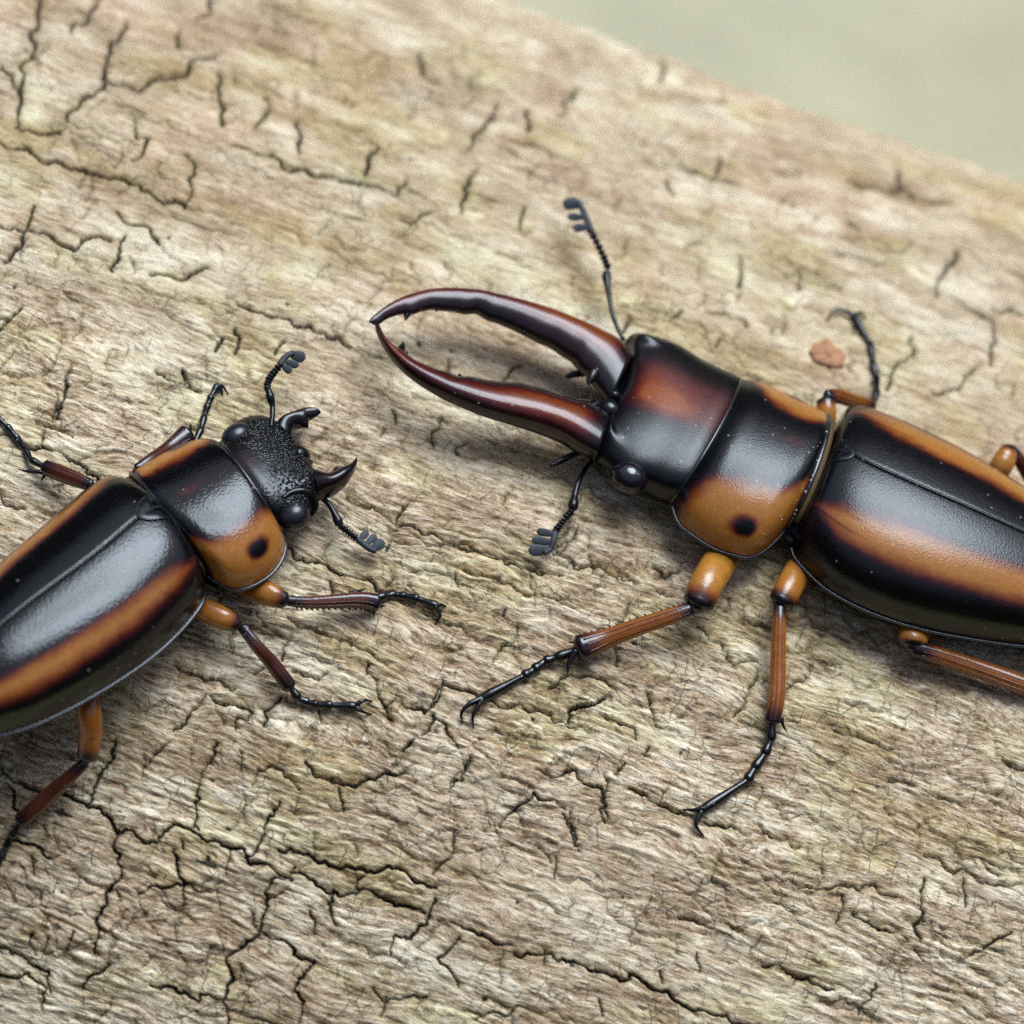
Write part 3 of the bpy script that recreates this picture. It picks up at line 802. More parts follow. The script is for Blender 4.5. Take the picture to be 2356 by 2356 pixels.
def antenna(fr, z, scape, srad, fun, frad, stalk, lobes, h, parent, base):
    """scape, beaded funicle and a comb of three leaves"""
    sp = zp(z, scape); hs = np.linspace(h[0], h[1], len(sp))
    k = ZOOM[z][2]
    g = Geo().tube(PH(sp, hs), np.array(srad, float) * k, n=30, m=12, pat=0.0)
    ob = g.obj("antenna", MAT_DARK, parent, base)
    fp = zp(z, fun); hf = np.linspace(h[1], h[2], len(fp))
    P = spline(PH(fp, hf), 8); d = unit(np.gradient(P, axis=0))
    g = Geo()
    for q in range(8):                                  # bead by bead
        r = frad * k * 1.15 * (1.0 if q % 2 == 0 else 0.92)
        step = np.linalg.norm(P[1] - P[0])
        g.tube([P[q] - d[q] * step * .55, P[q] - d[q] * step * .15, P[q] + d[q] * step * .25, P[q] + d[q] * step * .55], [r * .55, r * .85, r * 1.08, r * .5], n=8, m=10, pat=0.2)
    g.obj("funicle", MAT_DARK, ob, base)
    st = zp(z, stalk); hh = np.linspace(h[2], h[2] + 4, len(st))
    Geo().tube(PH(st, hh), np.linspace(frad * 1.0, frad * .85, len(st)) * k, n=16, m=10, pat=0.0).obj("club_stalk", MAT_CLUB, ob, base)
    for (a, b_, r) in lobes:
        pa, pb = PH(zp(z, a), h[2] + 3), PH(zp(z, b_), h[2] + 5)
        dd = pb - pa
        pts = [pa, pa + dd * .3, pa + dd * .65, pa + dd * .9, pb]
        Geo().tube(pts, np.array([r * .55, r * .85, r, r * .8, r * .4]) * k, n=16, m=14, flat=(1.0, 0.26), pat=0.0).obj("club_leaf", MAT_CLUB, ob, base)
    return ob

def leg(fr, z, femur, fw, fh, tibia, tw, th, tarsus, parent, base, tar_r=12.5, claws=(), spines=(), fcol=1.0, tcol=.62, serr=0, foot=True):
    """femur (the leg's own mesh) > tibia, tarsus, claws. widths are half-widths in crop px; heights above the log in px"""
    k = ZOOM[z][2]
    fpx, fh, th = zp(z, femur), np.array(fh, float), np.array(th, float)
    body = fr.at(fpx, np.array([4., 14., 24., 22.]))            # where the body's own plane carries the thigh
    dh = np.maximum((body - PH(fpx, fh))[:, 2] * math.cos(fr.tilt - .2), -60 * np.array([1, .3, 0, 0]))
    dh = np.where(dh < 0, np.minimum(dh, 0) * np.array([1, .3, 0, 0]), np.minimum(dh, 110) * np.array([1, .75, .35, .12]))
    fh = fh + dh
    th = th + max(dh[-1], 0) * np.linspace(1, 0, len(th)) ** 1.15
    F = PH(fpx, fh)
    n = len(F)
    fp = np.array([.8, .95, 1, 1, 1, 1, 1, 1, .9, .55, .12]) * fcol
    ob = Geo().tube(F, np.array(fw, float) * k, n=40, m=20, flat=(1.0, 0.78), pat=fp).obj("leg", MAT_LEG, parent, base)
    knee = Geo().blob(F[-1], np.array([1, 1, .95]) * fw[-1] * k * 0.62, pat=0.0).obj("knee", MAT_LEG, ob, base)
    Tb = PH(zp(z, tibia), np.array(th, float))
    tp = np.array([.06, .5, .95, 1, 1, 1, 1, .95, .7, .25]) * tcol
    g = Geo().tube(Tb, np.array(tw, float) * k, n=48, m=16, flat=(1.0, 0.72), pat=tp)
    for off in (-.45, .1, .55):                        # raised keels with a row of punctures between
        Q = spline(Tb, 26)[2:-1]; dq = unit(np.gradient(Q, axis=0)); sq_ = unit(np.cross(dq, ZC))
        wq = spline(np.array(tw, float) * k, 26)[2:-1, 0]
        g.tube(Q + sq_ * (wq * off)[:, None] + np.cross(sq_, dq) * (wq * .72 * math.sqrt(1 - off * off) * .98)[:, None], np.maximum(wq * .07, .8), n=30, m=6, pat=tp * .85)
    tib = g.obj("tibia", MAT_LEG, ob, base)
    if serr:                                            # row of fine teeth along one edge
        gg = Geo()
        Q = spline(Tb, serr + 4)[2:-1]; d = unit(np.gradient(Q, axis=0)); sd_ = unit(np.cross(d, ZC))
        ws = spline(np.array(tw, float) * k, serr + 4)[2:-1, 0]
        for q in range(len(Q)):
            c = Q[q] + sd_[q] * ws[q] * .92
            gg.tube([c, c + sd_[q] * 3 + d[q] * 2, c + sd_[q] * 6 + d[q] * 4], [3.2, 2.2, .5], n=5, m=7, pat=0.03)
        gg.obj("tibial_teeth", MAT_LEG, ob, base)
    for sp, r in spines:
        P = PH(zp(z, sp), np.linspace(th[-1], max(th[-1] - 8, 6), len(sp)))
        Geo().tube(P, np.linspace(r, .6, len(sp)), n=12, m=9, pat=0.05).obj("spur", MAT_LEG, ob, base)
    if len(tarsus):
        tz = zp(z, tarsus)
        hh = np.full(len(tz), tar_r * .9); hh[0] = max(th[-1] * .85, tar_r)
        if len(tz) > 3: hh[1] = 0.5 * hh[0] + 5
        P = PH(tz, hh)
        g = Geo()
        for q in range(len(P) - 1):                     # segments widen towards their far end
            a, b_ = P[q], P[q + 1]; d = b_ - a
            big = 1.25 if q == len(P) - 2 else 1.0
            g.tube([a - d * .02, a + d * .35, a + d * .8, a + d * 1.03], np.array([.62, .74, 1.02, .86]) * tar_r * (.95 if big > 1 else 1), n=14, m=12, pat=0.0)
        g.obj("tarsus", MAT_LEG, ob, base)
        for cl in claws:
            cz = zp(z, cl)
            Pc = PH(cz, np.concatenate([np.linspace(tar_r + 4, tar_r + 3, len(cz) - 1), [1.0]]))
            Geo().tube(Pc, np.linspace(tar_r * .64, 1.5, len(cz)), n=18, m=10, pat=0.0).obj("claw", MAT_LEG, ob, base)
    return ob

def plate_rim(fr, ring_top, idx, r, name, parent, base, mat=None, lo=0, hi=None, out=0.0):
    P = ring_top[lo:hi, idx]
    Geo().tube(P[::2] if len(P) > 40 else P, r, n=len(P), m=8, pat=0.0).obj(name, mat or MAT_RIM, parent, base)

def pron_pattern(s, v, sy, spot_s, spot_v, edge0, seed, front=.14, rear=.97):
    n = (fbm(np.broadcast_to(s * 6, np.broadcast(s, v).shape), np.broadcast_to(v * 5, np.broadcast(s, v).shape), seed, 3) - .5)
    av = np.abs(v)
    bound = edge0 + .10 * (1 - sstep(0, .5, s)) + n * .10
    o = sstep(bound - .13, bound + .20, av) * sstep(front - .12, front + .14, s + n * .1 + (av - .7) * .25) * sstep(rear + .04, rear - .10, s + n * .04)
    o = o * sstep(1.0, .9993, av)
    d = np.hypot((s - spot_s) / .10, (np.arcsin(np.clip(av, 0, 1)) - np.arcsin(spot_v)) / .17) + n * .9
    o = o * sstep(.25, 1.35, d)
    red = .40 * np.exp(-(((s - .56) / .22) ** 2 + ((v - sy) / .12) ** 2))
    return np.clip(np.maximum(o, red), 0, 1)

def ely_pattern(s, v, v0, v1, start, seed):
    sh = np.broadcast(s, v).shape
    n = fbm(np.broadcast_to(s * 9, sh), np.broadcast_to(v * 6, sh), seed, 4) - .5
    av = np.abs(v)
    vc, hw = (v0 + v1) / 2, (v1 - v0) / 2
    hw_s = hw * sstep(start - .03, start + .22, s + n * .04) ** .7
    vcs = vc + .06 * (1 - sstep(start, start + .3, s))
    d = (hw_s - np.abs(av - vcs)) + n * .07
    wide = .06 * (1 - sstep(start, start + .35, s))
    o = sstep(-.11 - wide, .17 + wide, d)
    streak = sstep(.62, .74, fbm(np.broadcast_to(s * 7, sh), np.broadcast_to(v * 34, sh), seed + 7, 2)) * .25
    return np.clip(o - streak * o * sstep(.55, .1, s), 0, 1)

def on_dome(top, px):
    """point of a dome that lies behind the given photo pixel"""
    v = top.reshape(-1, 3)
    k = 1 - v[:, 2] / DIST
    d = np.hypot(v[:, 0] / k + 1178 - px[0], 1178 - v[:, 1] / k - px[1])
    i = np.argsort(d)[:4]
    w = 1 / (d[i] + .5)
    return (v[i] * w[:, None]).sum(0) / w.sum()

def build_beetle(spec):
    fr = Frame(spec['origin'], spec['tilt'], spec['along'], spec.get('lean'))
    base = to_world(fr.o)
    root = bpy.data.objects.new("stag_beetle", None)
    root.empty_display_size = 0.01
    COL.objects.link(root); root.location = base
    tag(root, spec['label'], "beetle", "two stag beetles on the log")
    phi = np.linspace(0, np.pi, 97)
    nu = max(8, len(phi) // 3) - 2
    centres = []
    # ---- elytra: one dome cut along the suture
    E = spec['elytra']
    ns = 130
    C, A, b, bow = arch(fr, zp(E['z'], E['near']), zp(E['z'], E['far']), E['b'], E['h0'], E.get('bow', 0.0), ns)
    s = np.linspace(0, 1, ns)[:, None]; lat = -np.cos(phi)[None]
    pat = ely_pattern(s, lat, *E['bands'], 201 + spec['seed'])
    rings, _ = dome_pts(fr, C, A, b, bow, phi, E.get('exp', .88))
    top = rings[:, :len(phi)]
    half = len(phi) // 2
    for side in (0, 1):
        sl = slice(0, half + 1) if side == 0 else slice(half, None)
        t = top[:, sl].copy(); pp = pat[:, sl]
        v_here = lat[0, sl]
        d_s = np.abs(v_here) * np.linalg.norm(A, axis=1)[:, None]           # px from the suture
        t = t - fr.n * (0.8 * np.exp(-(d_s / 3.0) ** 2))[..., None]
        edge_i = -1 if side == 0 else 0
        t[:, edge_i] += unit(A) * (-.6 if side == 0 else .6)
        t[0] -= fr.n * 10
        inner = (C[:, None] + A[:, None] * (v_here * .97)[None, :, None] - fr.n * 16 + fr.n * (b[:, None] * .55 * (1 - v_here ** 2))[..., None] + fr.back * (bow[:, None] * np.sin(phi[sl]))[..., None])
        g = Geo()
        ring = np.concatenate([t, inner[:, ::-1]], 1)
        g.ring_loft(ring, pat=np.concatenate([pp, np.zeros_like(pp)], 1))
        el = g.obj("elytron", spec['mat_shell'], root, base)
        # bead along the outer margin
        P = top[3:-2, 0 if side == 0 else -1] - unit(A)[3:-2] * (1.5 if side == 0 else -1.5)
        Geo().tube(P[::3], 4.2, n=len(P), m=8, pat=0.0).obj("margin_bead", MAT_RIM, el, base)
    centres.append((C[6::10], A[6::10], b[6::10], 18))
    sut = top[4:-3, half]
    Geo().tube(sut[::3], 1.15, n=len(sut), m=6, pat=0.0).obj("suture_bead", MAT_RIM, el, base)
    ely_top = top
    # ---- scutellum
    sq = spec['scutellum']
    lx = unit(np.cross(fr.n, fr.back))
    def on_ely(ss, vv):
        i = min(int(ss * (len(ely_top) - 1)), len(ely_top) - 2); f = ss * (len(ely_top) - 1) - i
        j = np.arccos(-vv) / np.pi * (len(phi) - 1); j0 = int(j); g_ = j - j0
        r0 = ely_top[i, j0] * (1 - g_) + ely_top[i, j0 + 1] * g_; r1 = ely_top[i + 1, j0] * (1 - g_) + ely_top[i + 1, j0 + 1] * g_
        return r0 * (1 - f) + r1 * f
    op = np.array([on_ely(a_, b_) for a_, b_ in sq['sv']])
    oc = op.mean(0)
    pl = spline(np.vstack([op, op[:1]]), 49)[:-1]
    rr = np.stack([oc + (pl - oc) * f + fr.n * hh for f, hh in ((1.0, -8), (1.0, 2.5), (.9, 4.5), (.5, 6), (.03, 6.5))])
    scu = Geo().ring_loft(rr, pat=0.0).obj("scutellum", MAT_DARK, root, base)
    if sq.get('bead'):
        Geo().tube(op[:sq['bead']] + fr.n * 3, 1.8, n=40, m=6, pat=0.0).obj("scutellum_bead", MAT_RIM, scu, base)
    # ---- pronotum
    Pn = spec['pronotum']
    ns = 90
    C, A, b, bow = arch(fr, zp(Pn['z'], Pn['near']), zp(Pn['z'], Pn['far']), Pn['b'], Pn['h0'], Pn['bow'], ns)
    s = np.linspace(0, 1, ns)[:, None]
    pat = pron_pattern(s, lat, *Pn['pat'], 301 + spec['seed'])
    rings, _ = dome_pts(fr, C, A, b, bow, phi, Pn.get('exp', .8), .22)
    top = rings[:, :len(phi)]
    g = Geo().ring_loft(rings, pat=with_under(pat, nu))
    pr = g.obj("pronotum", spec['mat_shell'], root, base)
    for idx in (0, -1):
        Geo().tube(top[1:, idx][::3], 4.4, n=80, m=8, pat=0.0).obj("margin_bead", MAT_RIM, pr, base)
    Geo().tube(top[-1, ::4], 5.5, n=90, m=8, pat=0.0).obj("rear_bead", MAT_RIM, pr, base)
    Geo().tube(top[0, ::4], 3.6, n=90, m=8, pat=0.0).obj("front_bead", MAT_RIM, pr, base)
    fz = top[-1, 8:-8:4] + fr.back * 9 - fr.n * 16
    Geo().tube(fz, 9.0, n=70, m=8, pat=0.5).obj("bristle_fringe", MAT_FUZZ, pr, base)
    if spec.get('dust'):
        g = Geo(); r3 = np.random.default_rng(3)
        for q in range(22):
            j = r3.integers(10, 88); i = ns - r3.integers(1, 5)
            g.blob(top[i, j] + fr.n * 1.5, np.full(3, r3.uniform(1.6, 3.2)), nu=6, nv=8, pat=.5)
        for q in range(16):
            j = r3.integers(4, 80); i = r3.integers(5, ns)
            g.blob(top[i, j] + fr.n * .6, np.full(3, r3.uniform(1.0, 1.8)), nu=6, nv=8, pat=.5)
        g.obj("dust_grains", MAT_DUST, pr, base, kind="stuff")
    centres.insert(0, (C[8::14], A[8::14], b[8::14], 18))
    # ---- head
    H = spec['head']
    ns = 90
    C, A, b, bow = arch(fr, zp(H['z'], H['near']), zp(H['z'], H['far']), H['b'], H['h0'], H['bow'], ns)
    s = np.linspace(0, 1, ns)[:, None]
    rings, _ = dome_pts(fr, C, A, b, bow, phi, H.get('exp', .55), .3, H.get('relief'))
    pat, rz = H['pat'](s, lat)
    g = Geo().ring_loft(rings, pat=with_under(pat, nu), rough_zone=with_under(rz + 0 * pat, nu))
    hd = g.obj("head", H['mat'], root, base)
    for (zz, c, r, hh, stretch) in H['eyes']:
        ec = on_dome(rings[:, :len(phi)], zp(zz, np.array(c, float))) + fr.n * hh
        Geo().blob(ec, np.array([r * stretch, r, r * .92]), np.stack([fr.back, lx, fr.n]), nu=30, nv=40, pat=.3).obj("eye", H.get("eye_mat", MAT_EYE), hd, base)
    for (zz, path, hs, rr, nm, mt) in H.get('bits', ()):
        pz = zp(zz, path)
        if isinstance(hs, str):
            pp_ = np.array([on_dome(rings[:, :len(phi)], q) for q in pz]) - fr.n * 4
        else:
            pp_ = fr.at(pz, np.array(hs, float))
        Geo().tube(pp_, np.array(rr, float), n=8 * len(path), m=12, pat=0.0).obj(nm, mt, hd, base)
    centres.insert(0, (C[20::22], A[20::22], b[20::22], 14))
    # ---- trunk of the body beneath the plates
    c_, a_, b_ = [np.concatenate([q[i] for q in centres]) for i in range(3)]
    m = 28
    ph = np.linspace(0, 2 * np.pi, m, endpoint=False)
    cc, aa, bb = spline(c_, 60), spline(a_, 60), spline(b_, 60)[:, 0]
    dn = np.where(np.sin(ph) > 0, .55, 0)
    ring = cc[:, None] + aa[:, None] * (.86 * np.cos(ph))[None, :, None] + fr.n * (np.where(np.sin(ph) > 0, np.sin(ph) * .5, 0)[None] * bb[:, None] + np.where(np.sin(ph) < 0, np.sin(ph), 0)[None] * spec['belly'] - 12)[..., None]
    Geo().ring_loft(ring, pat=0.0).obj("body", MAT_DARK, root, base)
    # ---- mandibles
    for md in spec['mandibles']:
        pr_ = np.array(md['pairs'], float)
        mandible(fr, zp(md['z'], pr_[:, 0]), zp(md['z'], pr_[:, 1]), md['h'], md['thick'], "mandible", md['mat'], root, base,
                 [(zp(md['z'], a), zp(md['z'], b2), r) for a, b2, r in md.get('teeth', ())], col=md.get('col'))
    for an in spec['antennae']:
        antenna(fr, parent=root, base=base, **an)
    for lg in spec['legs']:
        leg(fr=fr, parent=root, base=base, **lg)
    return root

# ------------------------------------------------------------------ long-jawed beetle
def male_head_pat(s, v):
    sh = np.broadcast(s, v).shape
    n = fbm(np.broadcast_to(s * 4, sh), np.broadcast_to(v * 3, sh), 411, 3) - .5
    p = .62 * np.exp(-(((v - .10) / .42) ** 4)) * sstep(.10, .36, s + n * .1) * sstep(1.25, .85, s)
    p = p + .55 * np.exp(-(((v + .02) / .17) ** 2 + ((s - .52) / .22) ** 2))
    p = p + .18 * np.exp(-(((v - .35) / .25) ** 2 + ((s - .40) / .30) ** 2))
    return np.clip(p + n * .12 * (p > .1), 0, 1), np.zeros(sh)

def male_head_relief(s, v):
    d = -16 * np.exp(-((v / .42) ** 2)) * np.exp(-((s - .10) / .28) ** 2)
    d = d + 17 * np.exp(-(((v + .80) / .09) ** 2)) * np.exp(-((s - .20) / .13) ** 2)      # ridge over the eye
    d = d + 15 * np.exp(-(((v - .80) / .09) ** 2)) * np.exp(-((s - .20) / .13) ** 2)
    return d - 14 * np.exp(-((s) / .05) ** 2) * np.ones_like(v)

MALE = dict(
    seed=0, origin=(1850, 1130), tilt=R(40), along=(.93, .37), mat_shell=MAT_SHELL_M, belly=46, dust=True,
    label="large stag beetle with long curved red-brown jaws closed into a loop",
    elytra=dict(z='C', h0=52, exp=.70, bands=(.40, .84, .10),
        near=[(205,1140),(225,1215),(300,1312),(450,1452),(650,1572),(900,1678),(1200,1768),(1550,1835),(1932,1888),(2300,1920),(2600,1900),(2780,1800),(2840,1680)],
        far=[(545,235),(600,165),(720,160),(860,212),(1050,290),(1270,395),(1520,525),(1800,695),(2080,875),(2350,1070),(2580,1270),(2760,1480),(2830,1640)],
        b=[92,136,155,166,171,172,168,158,142,120,90,50,20]),
    scutellum=dict(sv=[(.05,-.17),(.11,-.16),(.165,-.10),(.19,0),(.165,.10),(.11,.16),(.05,.17)]),
    pronotum=dict(z='B', h0=62, exp=.78, bow=[26,26,24,22,20,18,17,16,16],
        near=[(672,1262),(720,1390),(820,1475),(950,1555),(1080,1597),(1165,1610),(1260,1570),(1340,1500),(1410,1420)],
        far=[(1078,492),(1180,512),(1280,548),(1370,588),(1450,625),(1510,655),(1560,680),(1600,703),(1620,722)],
        b=[120,134,138,140,140,139,138,134,125], pat=(.12, .47, .89, .44)),
    head=dict(z='B', h0=62, exp=.50, mat=MAT_HEAD_M, relief=male_head_relief, pat=male_head_pat,
        near=[(200,800),(182,880),(182,980),(250,1060),(360,1140),(500,1185),(600,1230),(680,1255),(760,1280)],
        far=[(355,262),(410,208),(505,222),(610,255),(720,305),(850,390),(960,447),(1070,497),(1150,545)],
        b=[44,62,72,80,86,90,94,96,90], bow=[30,28,20,10,4,0,0,0,0],
        eyes=[('B', (415,1080), 40, -12, 1.1), ('B', (655,300), 32, -12, 1.3)],
        bits=[('B', [(330,700),(270,670),(215,640)], [92,94,88], [24,27,16], "labrum", MAT_MAND),
              ('B', [(300,545),(310,600)], [80,86], [18,20], "labrum", MAT_MAND),
              ('A', [(1500,715),(1440,720),(1390,735)], [60,55,50], [8,9,6], "palp", MAT_DARK),
              ('A', [(1490,1205),(1400,1245),(1340,1275),(1288,1302)], [45,36,30,26], [7,8,8,5], "palp", MAT_DARK)]),
    mandibles=[dict(z='A', mat=MAT_MAND, h=[95,98,102,106,110,112,114,116,118,120,122,123,124,125,125],
                    thick=[34,38,38,36,33,30,27,24,21,18,15,12,9,6,2],
                    pairs=[((1800,625),(1660,900)),((1725,530),(1570,790)),((1600,465),(1480,690)),((1450,395),(1390,610)),((1300,335),(1260,525)),((1150,285),(1110,455)),
                           ((1000,245),(960,385)),((850,212),(820,330)),((700,195),(690,312)),((550,197),(560,300)),((420,222),(440,312)),((310,262),(330,335)),((220,315),(250,362)),((162,360),(205,393)),((136,386),(168,406))],
                    teeth=[((1560,720),(1525,785),9), ((385,300),(368,375),8), ((420,300),(345,300),5), ((600,270),(560,320),7), ((640,275),(615,318),6), ((785,310),(768,332),4),
                           ((880,335),(865,356),4), ((960,365),(945,385),4), ((1120,445),(1105,468),4), ((320,310),(310,335),4)]),
               dict(z='A', mat=MAT_MAND, h=[92,95,100,104,108,110,112,114,116,117,118,119,119,118,118],
                    thick=[36,40,40,38,34,31,28,25,22,19,16,13,10,6,2],
                    pairs=[((1580,1245),(1660,985)),((1470,1190),(1540,905)),((1350,1120),(1420,885)),((1200,1062),(1280,835)),((1050,1018),(1130,797)),((900,975),(980,780)),((750,918),(840,765)),
                           ((600,848),(700,745)),((470,770),(570,708)),((370,695),(455,660)),((285,610),(365,603)),((225,525),(290,550)),((190,455),(237,490)),((175,405),(207,425)),((183,378),(192,390))],
                    teeth=[((1560,930),(1560,868),9), ((330,590),(355,518),8), ((350,590),(305,553),5), ((365,600),(382,578),4), ((450,665),(458,648),4), ((510,690),(516,665),4),
                           ((720,760),(705,718),6), ((850,775),(838,746),5), ((930,785),(918,760),5), ((1080,800),(1070,782),4)])],
    antennae=[dict(z='D', scape=[(1135,1850),(1060,1700),(1010,1560),(980,1400),(955,1250),(945,1150),(950,1085)], srad=[26,26,27,30,38,56,44], fun=[(955,1030),(910,920),(845,780),(770,640)], frad=42,
                   stalk=[(775,650),(740,560),(712,480),(675,395),(630,320),(560,285)], lobes=[((735,590),(575,605),52),((695,485),(515,475),48),((640,345),(465,325),72)], h=(70, 88, 96)),
              dict(z='A', scape=[(1555,1255),(1500,1330),(1460,1420),(1442,1490),(1432,1550),(1425,1580)], srad=[19,18,19,22,35,28], fun=[(1418,1595),(1385,1630),(1350,1675),(1318,1722)], frad=22,
                   stalk=[(1318,1722),(1305,1780),(1285,1830),(1250,1855)], lobes=[((1312,1738),(1203,1717),26),((1300,1788),(1172,1772),27),((1275,1835),(1152,1838),38)], h=(45, 40, 36))],
    legs=[dict(z='E', femur=[(1540,-140),(1420,70),(1350,190),(1300,300)], fw=[70,84,84,78], fh=[40,74,90,92], tibia=[(1285,318),(1180,355),(1000,415),(850,470),(720,520)], tw=[30,40,44,50,70], th=[90,82,62,45,34],
               tarsus=[(700,525),(600,565),(545,582),(490,625),(440,655),(235,765)], claws=[[(235,765),(170,795),(132,840),(140,888)],[(235,770),(212,810),(188,860),(192,918)]],
               spines=[([(740,470),(700,485),(655,490)],7),([(700,530),(665,590),(655,655)],11)], serr=16, fcol=.97, tcol=.76),
          dict(z='E', femur=[(1900,-30),(1810,110),(1750,220),(1708,290)], fw=[60,68,70,62], fh=[36,62,76,78], tibia=[(1704,305),(1700,400),(1696,600),(1690,760),(1668,880)], tw=[30,34,39,41,40], th=[78,70,50,36,26],
               tarsus=[(1668,880),(1660,970),(1630,1040),(1580,1110),(1545,1170),(1325,1315)], claws=[[(1325,1310),(1280,1318),(1225,1315)],[(1318,1325),(1290,1390),(1330,1447)]],
               spines=[([(1712,860),(1722,900),(1742,938)],6)], fcol=.92, tcol=.80),
          dict(z='C', femur=[(1290,1540),(1150,1740),(1110,1830),(1100,1885)], fw=[100,115,112,80], fh=[34,58,72,74], tibia=[(1120,1905),(1300,1960),(1600,2060),(1932,2180),(2200,2290)], tw=[62,66,70,72,72], th=[72,64,52,40,30],
               tarsus=[(2200,2290),(2350,2330),(2500,2390),(2750,2500)], fcol=1.0, tcol=.74),
          dict(z='F', femur=[(170,1450),(185,1300),(195,1150),(190,1040)], fw=[70,82,90,84], fh=[48,80,104,112], tibia=[(200,1010),(300,1000),(450,1045),(600,1090)], tw=[70,70,68,62], th=[108,98,66,34],
               tarsus=[(600,1090),(640,950),(632,830),(608,715),(585,540),(440,290)], claws=[[(440,290),(330,240),(245,260),(198,345)],[(450,290),(500,265),(548,320)]], tar_r=10, fcol=.95, tcol=.74),
          dict(z='F', femur=[(1640,1760),(1710,1650),(1770,1540),(1800,1460)], fw=[95,105,100,72], fh=[48,80,105,112], tibia=[(1810,1455),(1890,1560),(1960,1680),(2050,1800)], tw=[50,58,60,60], th=[108,90,62,34],
               tarsus=[(2050,1800),(2140,1800),(2240,1760),(2400,1700)], fcol=.92, tcol=.5)],
)

# ------------------------------------------------------------------ short-jawed beetle
def fem_head_pat(s, v):
    sh = np.broadcast(s, v).shape
    n = fbm(np.broadcast_to(s * 5, sh), np.broadcast_to(v * 4, sh), 511, 3) - .5
    p = .34 * np.exp(-(((v - .12) / .2) ** 2 + ((s - .86) / .16) ** 2))
    rz = sstep(.80, .55, s + n * .25 + .12 * np.exp(-((v + .1) / .2) ** 2)) * .9 + .3 * sstep(.35, .65, np.abs(v))
    return np.clip(p, 0, 1), np.clip(rz, 0, 1)

def fem_head_relief(s, v):
    d = -10 * np.exp(-((v / .45) ** 2)) * np.exp(-((s - .25) / .22) ** 2)
    d = d + 9 * np.exp(-(((v + .68) / .12) ** 2)) * np.exp(-((s - .30) / .16) ** 2)
    return d + 7 * np.exp(-(((v - .68) / .12) ** 2)) * np.exp(-((s - .30) / .16) ** 2)

